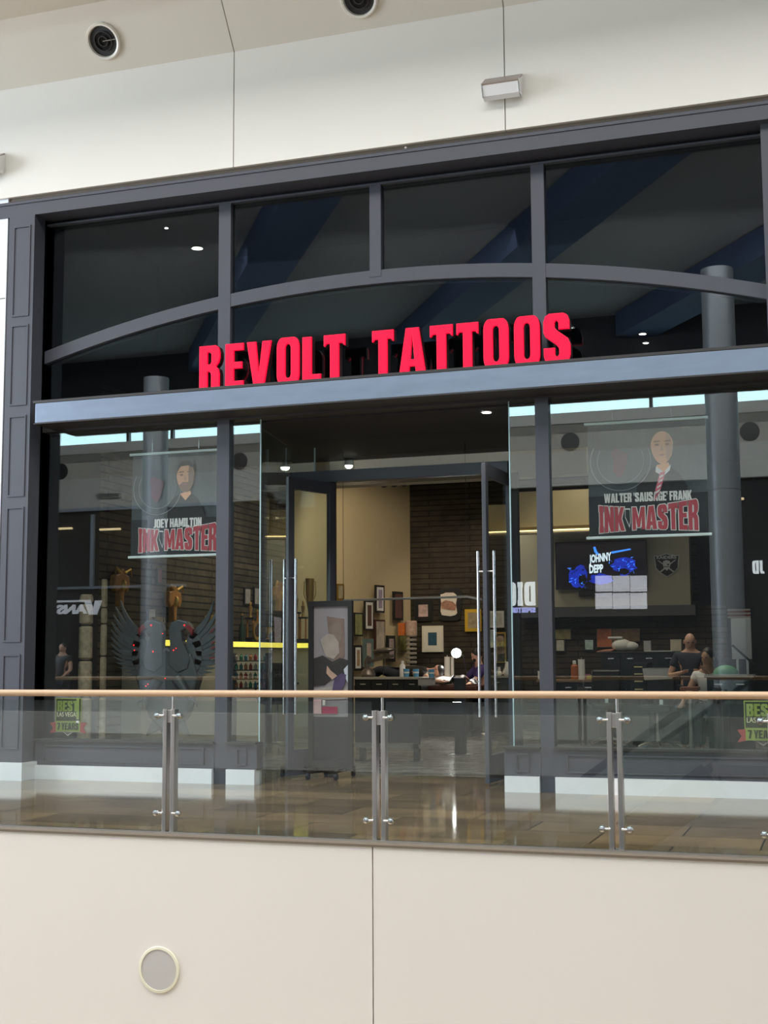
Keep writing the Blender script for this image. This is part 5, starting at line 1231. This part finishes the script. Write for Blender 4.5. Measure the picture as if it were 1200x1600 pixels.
# chrome wheeled stool, low bench wall and gate post
p = PY(679, 1135, 10.45)
t = thing('wheeled_stool', 'chrome five legged stool base on wheels in the middle of the floor', 'stool', (p.x, p.y, 0))
MB().lathe((0, 0, .52), [(.20, 0), (.21, .04), (.19, .09)], 24).build('seat', m_black2, t, local=True, smooth=True)
MB().cyl((0, 0, .1), (0, 0, .52), .03).build('gas_column', m_steel2, t, local=True, smooth=True)
for k in range(5):
    a = 2 * PI * k / 5 + .3; e = Vector((math.cos(a) * .30, math.sin(a) * .30, .07))
    lg = MB().tube([(0, 0, .17), (e.x * .5, e.y * .5, .16), (e.x, e.y, .09)], [.024, .022, .018], 8).build('base_arm', m_steel2, t, local=True, smooth=True)
    MB().cyl((e.x - .014, e.y, .036), (e.x + .014, e.y, .036), .036, 14).build('castor', m_black, lg, local=True, smooth=True)
p = PZ(600, 1185, 0); q = PZ(656, 1190, 0); yy = q.y
x0, x1 = PY(556, 1180, yy).x, q.x
zt3 = PY(640, 1085, yy).z
t = thing('bench_partition', 'dark grey low partition with steel framed bench foot right of the poster stand', 'partition', ((x0 + x1) / 2, yy, 0))
MB().box(x0, x1 - .08, yy - .03, yy + .03, .24, zt3).build('panel', m_char, t, bevel=.005)
MB().box(x0, x1, yy - .04, yy + .04, .17, .22).build('foot_rail', m_steel, t)
for x_ in (x0 + .1, x1 - .04): MB().box(x_ - .035, x_ + .035, yy - .04, yy + .04, 0, .17 if x_ < x1 - .1 else .62).build('leg', m_char, t); MB().box(x_ - .08, x_ + .08, yy - .08, yy + .08, 0, .012).build('foot_plate', m_char, t)
p = PZ(720, 1180, 0); zt4 = PY(720, 1060, p.y).z
t = thing('bollard_post', 'square dark grey post with a flat steel foot plate inside the doorway', 'post', (p.x, p.y, 0))
MB().box(-.07, .07, -.07, .07, .015, zt4).build('shaft', m_char, t, local=True, bevel=.006)
MB().box(-.15, .15, -.13, .13, 0, .015).build('foot_plate', m_steel, t, local=True)
MB().box(-.075, .075, -.075, .075, zt4, zt4 + .02).build('cap', m_steel, t, local=True, bevel=.004)
# ================================================================ RIGHT WINDOW: screen, shield, counters
WYY = WY - .01
a = PY(869, 922, WYY - .1); b = PY(1010, 848, WYY - .1); zt5 = PY(870, 848, WYY - .1).z; zb5 = PY(870, 922, WYY - .1).z
tv = thing('television', 'large flat television showing blue faces and the words JOHNNY DEPP', 'television', ((a.x + b.x) / 2, WY - .1, zb5))
MB().box(a.x, b.x, WY - .14, WY - .06, zb5, zt5).build('bezel', m_black2, tv, bevel=.005)
scr = MB().box(a.x + .02, b.x - .02, WY - .146, WY - .141, zb5 + .02, zt5 - .02).build('screen', mat('screen_black', (.006, .005, .008), .08, emit=(.02, .015, .02), es=.4), tv)
def tvf(pts, m, nm, d=.004, par=scr): return MB().prism([(PY(u, v, WY - .15).x, PY(u, v, WY - .15).z) for u, v in pts], (0, WY - .147 - d, 0), (1, 0, 0), (0, 0, 1), (0, 1, 0), .003).build(nm, m, par)
m_b1 = mat('screen_blue', (.02, .05, .6), .3, emit=(.008, .03, .50), es=.8); m_b2 = mat('screen_bright_blue', (.05, .2, .9), .3, emit=(.05, .25, 1), es=1.5)
random.seed(3)
def blob(cx, cy, rx, ry, n=18, j=.25): return [(cx + rx * (1 + random.uniform(-j, j)) * math.cos(2 * PI * i / n), cy + ry * (1 + random.uniform(-j, j)) * math.sin(2 * PI * i / n)) for i in range(n)]
tvf(blob(904, 902, 15, 17), m_b1, 'picture_face_shape'); tvf(blob(911, 906, 6, 9), m_black, 'picture_shadow_shape', .008)
tvf(blob(974, 884, 20, 13), m_b1, 'picture_face_shape'); tvf(blob(974, 893, 10, 5), m_black, 'picture_shadow_shape', .008)
tvf(blob(940, 905, 18, 9), m_b1, 'picture_face_shape')
for _ in range(60):
    cx_, cy_ = (random.uniform(890, 920), random.uniform(885, 916)) if random.random() < .5 else (random.uniform(950, 994), random.uniform(868, 890))
    an = random.uniform(0, PI); L = random.uniform(3, 8)
    tvf([(cx_, cy_), (cx_ + L * math.cos(an), cy_ + L * math.sin(an) * .7), (cx_ + L * math.cos(an) + 1.0, cy_ + L * math.sin(an) * .7 + 1.3)], m_b2 if _ % 2 else m_black, 'picture_streak', .010)
tvf([(927, 855), (930, 854), (933, 862), (937, 866), (935, 868), (929, 863)], m_b2, 'picture_streak', .010)
tvf([(955, 862), (985, 857), (986, 859), (956, 865)], m_b2, 'picture_streak', .010)
m_tw = mat('screen_white_lettering', (.8, .9, 1), .3, emit=(.75, .9, 1), es=1.1)
q = PY(921, 884, WY - .16); sign_text('JOHNNY', (q.x, WY - .162, q.z), Vector((.985, 0, .10)), PY(956, 880, WY - .16).x - q.x, PY(921, 867, WY - .16).z - q.z, .002, .04, un=Vector((0, -1, 0))).build('caption', m_tw, scr)
q = PY(921, 896, WY - .16); sign_text('DEPP', (q.x, WY - .162, q.z), Vector((.985, 0, .05)), PY(943, 896, WY - .16).x - q.x, PY(921, 883, WY - .16).z - q.z, .002, .04, un=Vector((0, -1, 0))).build('caption', m_tw, scr)
o = box('sound_bar', m_black, PY(906, 930, WY).x, PY(1004, 930, WY).x, WY - .12, WY - .01, PY(906, 932, WY).z, PY(906, 924, WY).z, bevel=.01); tag(o, 'black sound bar on the wall directly under the television', 'speaker')
# team shield
sc_ = PY(1042, 883, WY - .03); t = thing('wall_shield', 'silver and black team shield lettered RAIDERS on the greige wall', 'shield', tuple(sc_))
kk = (PY(1062, 883, WY).x - PY(1022, 883, WY).x) / 2
shp = [(-1, .82), (-.62, .80), (-.3, .9), (0, .98), (.3, .9), (.62, .80), (1, .82), (.94, .3), (.9, -.25), (.55, -.65), (0, -1), (-.55, -.65), (-.9, -.25), (-.94, .3)]
def shd(s, d, m, nm, shape=shp): MB().prism([(a_ * kk * s, b_ * kk * s * .95) for a_, b_ in shape], (sc_.x, WY - .03 - d, sc_.z), (1, 0, 0), (0, 0, 1), (0, 1, 0), .012).build(nm, m, t)
m_silv = mat('silver_paint', (.62, .63, .64), .45, .1)
shd(1, 0, m_silv, 'rim'); shd(.92, .012, m_black, 'field')
sign_text('RAIDERS', (sc_.x - kk * .78, WY - .058, sc_.z + kk * .48), Vector((1, 0, 0)), kk * 1.56, kk * .26, .004, .04).build('lettering', m_silv, t)
sw = lambda s: [(s * a_, b_) for a_, b_ in ((.75, .42), (.62, .40), (-.55, -.52), (-.48, -.6))]
for s in (-1, 1): shd(1, .030, m_silv, 'crossed_blade', sw(s))
shd(1, .040, m_silv, 'helmet_head', [(-.30, .10), (-.26, .32), (0, .42), (.26, .32), (.30, .10), (.24, -.22), (.0, -.48), (-.24, -.22)])
shd(1, .052, m_black, 'eye_patch', [(.04, .08), (.20, .10), (.19, -.04), (.06, -.04)]); shd(1, .052, m_black, 'face_bar', [(-.24, -.12), (.24, -.12), (.22, -.17), (-.22, -.17)])
# pictures and posters under the ledge
YR = WY + .18
bpic(862, 983, 893, 1000, YR, A_('olive_red_poster', (.30, .26, .13)), 'wide olive and red poster under the ledge just right of the mullion', m_char, None, .06)
bpic(868, 998, 884, 1019, YR, A_('pale_bust_print', (.55, .52, .45)), 'small pale bust picture in a black frame right of the mullion', m_black2, None, .14)
bpic(912, 997, 930, 1018, YR, A_('pale_blue_print', (.42, .52, .52)), 'pale blue picture in a wide dark frame between the two posters', m_black2, None, .16)
bpic(933, 982, 957, 1012, YR, A_('orange_red_poster', (.45, .13, .06)), 'orange red poster under the ledge left of the pale shelf items', m_brown, None, .05)
bpic(958, 982, 1000, 1003, YR, A_('brown_shop_poster', (.20, .13, .07)), 'wide brown poster right of the orange red one', m_brown, None, .05)
_, z6, _, _ = counter('work_counter', 838, 938, 1062, 7.6, .6, mat('brown_worktop', (.22, .14, .10), .4), m_blk_cab, 'black cabinet counter with brown top behind the right mullion', 3)
small(898, 1060, 7.8, 'bottle', mat('rust_bottle', (.42, .12, .04), .4), 'rust orange pump bottle on the brown counter', .30, .06, zz=z6)
small(909, 1060, 7.8, 'roll', m_white, 'white paper roll on the brown counter beside the orange bottle', .32, .055, 'paper_roll', zz=z6)
small(848, 1060, 7.8, 'box', m_white, 'white box on the brown counter half behind the mullion', .12, .07, 'box', zz=z6)
small(926, 1060, 7.8, 'box', mat('yellow_violet_box', (.55, .50, .15), .5), 'flat yellow packet at the right end of the brown counter', .05, .09, 'box', zz=z6)
small(918, 1060, 7.9, 'box', mat('pink_packet', (.55, .18, .35), .5), 'pink packet between the white roll and the yellow packet', .07, .05, 'box', zz=z6)
# raised shelf of bags behind
_, z7, _, _ = counter('tall_counter', 936, 1063, 1018, 8.8, .5, m_black2, m_blk_cab, 'tall black counter carrying bags and boxes in the right window', 4, .03)
small(1012, 1016, 9.0, 'box', mat('silver_box', (.35, .35, .35), .4), 'small silver box on the tall black counter', .16, .06, 'box', zz=z7)
small(1057, 1016, 9.0, 'box', mat('cream_box', (.55, .48, .38), .5), 'cream box on the tall black counter behind the bald person', .18, .09, 'box', zz=z7)
p = PY(968, 1016, 9.0); o = MB().ell((p.x + .04, 9.0, z7 + .108), .17, .12, .105).ell((p.x + .18, 9.0, z7 + .09), .14, .10, .08).build('cloth_bag', m_whitecloth, smooth=True); tag(o, 'soft pale cloth bag lumped on the left of the tall black counter', 'bag')
p = PY(962, 1002, 9.0); o = MB().box(p.x - .12, p.x + .12, 8.92, 9.08, z7 + .216, z7 + .25).build('folded_towel', m_whitecloth, bevel=.012); tag(o, 'folded pale towel laid on top of the cloth bag', 'towel')
p = PY(1030, 1014, 8.95); o = MB().box(p.x - .22, p.x + .22, 8.82, 9.12, z7, z7 + .012).build('paper_stack', m_white); tag(o, 'thin white stack of paper on the tall black counter', 'paper')
p = PY(945, 1016, 8.9); o = MB().prism([(-.16, 0), (.10, 0), (.18, .05), (-.02, .035)], (p.x, 8.9, z7), (1, 0, 0), (0, 0, 1), (0, 1, 0), .1).build('shoe', mat('coral_cloth', (.65, .28, .20), .6), bevel=.01); tag(o, 'coral coloured slipper at the left end of the tall black counter', 'shoe')
# black drawer unit with gold handles
a = PY(985, 1040, 6.6); b = PY(1012, 1040, 6.6)
t = thing('drawer_cabinet', 'black drawer cabinet with four gold handles in the right window', 'cabinet', ((a.x + b.x) / 2, 6.8, 0)); zz1 = PY(998, 1036, 6.6).z
MB().box(a.x, b.x, 6.62, 7.1, .06, zz1).build('carcass', m_blk_cab, t, bevel=.006)
for k, pyh in enumerate((1042, 1053, 1064.5, 1077)):
    zh = PY(998, pyh, 6.6).z
    d = MB().box(a.x + .02, b.x - .02, 6.60, 6.62, zh - .05, zh + .05).build('drawer', m_blk_cab, t)
    MB().box((a.x + b.x) / 2 - .07, (a.x + b.x) / 2 + .05, 6.575, 6.6, zh - .008, zh + .008).build('handle', mat('pale_gold', (.85, .68, .35), .3, 1.0), d)
for x_ in (a.x + .05, b.x - .05): MB().cyl((x_, 6.8, 0), (x_, 6.8, .06), .03, 10).build('foot', m_black, t)
# black chairs and monitor-like seats
chair(PY(948, 1060, 6.7).x, 6.7, .2, 'black work chair left of the gold handled drawers', .62)
c1 = PY(1026, 1060, 6.0); chair(c1.x, 6.0, -.1, 'black work chair with a white towel over it, beside the bald person', .62)
o = MB().strip([(c1.x - .20, 6.20, 1.02), (c1.x - .22, 6.16, 1.19), (c1.x - .10, 6.15, 1.20)], [(c1.x + .20, 6.20, 1.04), (c1.x + .24, 6.16, 1.19), (c1.x + .12, 6.15, 1.20)], (0, -.9, .1), .02).build('towel', m_whitecloth); tag(o, 'white towel draped over the back of the black work chair', 'towel')
# table under the arms
zt6 = PY(1078, 1073, 4.75).z
t = thing('arm_table', 'small red brown table top under the forearm of the dark haired person', 'table', (PY(1078, 1073, 4.7).x, 4.7, 0))
xa, xb = PY(1064, 1073, 4.7).x, PY(1092, 1073, 4.7).x
MB().box(xa, xb, 4.55, 4.9, zt6 - .05, zt6).build('top', mat('red_brown_wood', (.32, .13, .08), .4), t, bevel=.008)
MB().cyl(((xa + xb) / 2, 4.72, .03), ((xa + xb) / 2, 4.72, zt6 - .05), .03).build('column', m_steel, t, smooth=True)
MB().box((xa + xb) / 2 - .2, (xa + xb) / 2 + .2, 4.6, 4.84, 0, .03).build('foot', m_black2, t, bevel=.006)
t, z8, _, _ = counter('reception_desk', 1100, 1178, 1054, 4.1, .35, mat('pale_metal_worktop', (.42, .42, .38), .3, .5), mat('dark_teal_panel', (.02, .035, .045), .4), 'dark teal desk with a pale metal top at the right of the window', 2)
o = thing('padded_headrest', 'round green padded headrest behind the teal desk', 'headrest', (PY(1134, 1050, 4.74).x, 4.74, 0)); hz = PY(1130, 1058, 4.7).z
MB().ell((0, 0, hz + .03), .17, .12, .13).build('pad', mat('green_vinyl', (.05, .28, .10), .4), o, local=True, smooth=True)
MB().cyl((0, 0, .02), (0, 0, hz - .02), .03).build('post', m_steel, o, local=True, smooth=True)
MB().lathe((0, 0, 0), [(.2, 0), (.2, .02), (.03, .04)], 20).build('foot', m_steel, o, local=True)
# white board on a leg stand, striped flag
a = PY(1144, 1030, 5.2); b = PY(1173, 966, 5.2)
t = thing('white_board', 'tall pale board on a stand at the right of the window', 'board', ((a.x + b.x) / 2, 5.2, 0))
MB().box(a.x, b.x, 5.2, 5.23, a.z, b.z).build('panel', mat('pale_board', (.48, .50, .52), .35), t, bevel=.004)
MB().box(a.x + .05, a.x + .08, 5.235, 5.26, .02, b.z - .1).box(b.x - .08, b.x - .05, 5.235, 5.26, .02, b.z - .1).build('stand_leg', m_steel, t)
MB().box(a.x, b.x, 5.15, 5.35, 0, .02).build('foot', m_steel, t)
MB().beam(PY(1144, 1008, 5.1), PY(1178, 1038, 5.1), .03, .03).build('brace_arm', m_black2, t)
a = PY(1133, 966, 11.9); b = PY(1172, 951, 11.9)
t = thing('striped_flag', 'red and white striped flag on the dark wall above the pale board', 'flag', ((a.x + b.x) / 2, 11.95, a.z))
for k in range(5): MB().box(a.x, b.x, 11.95, 11.97, a.z + (b.z - a.z) * k / 5, a.z + (b.z - a.z) * (k + 1) / 5).build('stripe', m_rib if k % 2 else m_whitecloth, t)
# track lights over the doorway and interior lamps
for (px_, py_, y, es_, r, lab) in ((545, 727, 3.05, 22, .05, 'bright small spot lamp above the door header, left of centre'), (573, 752, 6.0, 16, .055, 'bright small spot lamp seen just under the door header'), (1064, 700, 6.0, 0, .05, '')):
    if not lab: continue
    p = PY(px_, py_, y); t = thing('spot_lamp', lab, 'lamp', tuple(p))
    MB().lathe(p, [(r * 1.2, .10), (r * 1.25, .0), (r, -.005)], 18, Vector((0, 0, 1))).build('housing', m_black2, t, smooth=True)
    MB().ell(p - Vector((0, 0, .005)), r, r, r * .8).build('bulb', mat('spot_bulb_%d' % es_, (1, 1, 1), .4, emit=(1, .93, .82), es=es_), t)
    MB().cyl(p + Vector((0, 0, .1)), (p.x, p.y, zlt - .02 if y < 3.2 else 5.0), .008, 8).build('stem', m_black2, t)
p0 = PY(588, 750, 6.0); p1 = PY(640, 754, 6.0)
t = thing('light_track', 'short black ceiling track with three dark spot heads behind the door header', 'track light', tuple(p0.lerp(p1, .5)))
MB().box(p0.x, p1.x, 5.98, 6.02, p0.z + .03, p0.z + .06).build('rail', m_black2, t)
for k in range(3):
    xx = p0.x + (p1.x - p0.x) * (.2 + .3 * k); MB().cone((xx, 6, p0.z + .02), (xx + .05, 5.92, p0.z - .10), .04, .055, 14).build('spot_head', m_black2, t, smooth=True)
for xx in (p0.x + .05, p1.x - .05): MB().cyl((xx, 6, p0.z + .06), (xx, 6, 5.0), .006, 6).build('hanger', m_black2, t)
# wall washers for the tan wall
spot('tan_wall_wash', (-7.2, 7.5, 4.7), (-8.6, 10.2, 2.6), 165, 80, (1, .84, .58), .15)
spot('stone_wall_wash', (-6.0, 9.6, 4.8), (-6.6, 12, 1.6), 120, 80, (1, .86, .66), .15)
spot('shelf_wash', (-7.4, 4.6, 4.7), (-9.1, 5.2, 1.8), 160, 85, (1, .88, .7), .15)
spot('screen_wall_wash', (-4.0, 8.2, 4.6), (-4.0, 10.8, 2.6), 90, 90, (1, .88, .66), .15)
spot('people_wash', (-2.6, 4.2, 4.6), (-2.4, 5.4, 1.2), 90, 70, (1, .92, .8), .15)

for px_, py_, lab in ((735, 625, 'round recessed lamp in the black soffit over the doorway'),):
    p = PZ(px_, py_, zlt - .02)
    if p.y > 1.3: p.y = 1.2
    t = thing('ceiling_lamp', lab, 'lamp', (p.x, max(p.y, .35), zlt - .02))
    MB().lathe((0, 0, 0), [(.07, 0), (.07, -.012), (.055, -.015)], 24).build('rim', m_steel2, t, local=True, smooth=True)
    MB().lathe((0, 0, -.012), [(.05, 0), (.05, -.008), (.001, -.012)], 24).build('diffuser', mat('soffit_lamp_light', (1, 1, 1), .4, emit=(1, .93, .82), es=3), t, local=True)
    spot('doorway_lamp_light', (p.x, max(p.y, .35), zlt - .05), (p.x, max(p.y, .35) + .1, 0), 70, 130, (1, .92, .8), .08)

# onlooker on the near walkway, seen only in the glass
q = MR(98, 1004, 14.1)
person('person in black clothes standing on the near walkway, mirrored in the left window', (q.x, -14.1, 0), R(180), joints(), m_black2, m_navy, m_skin, 'short')
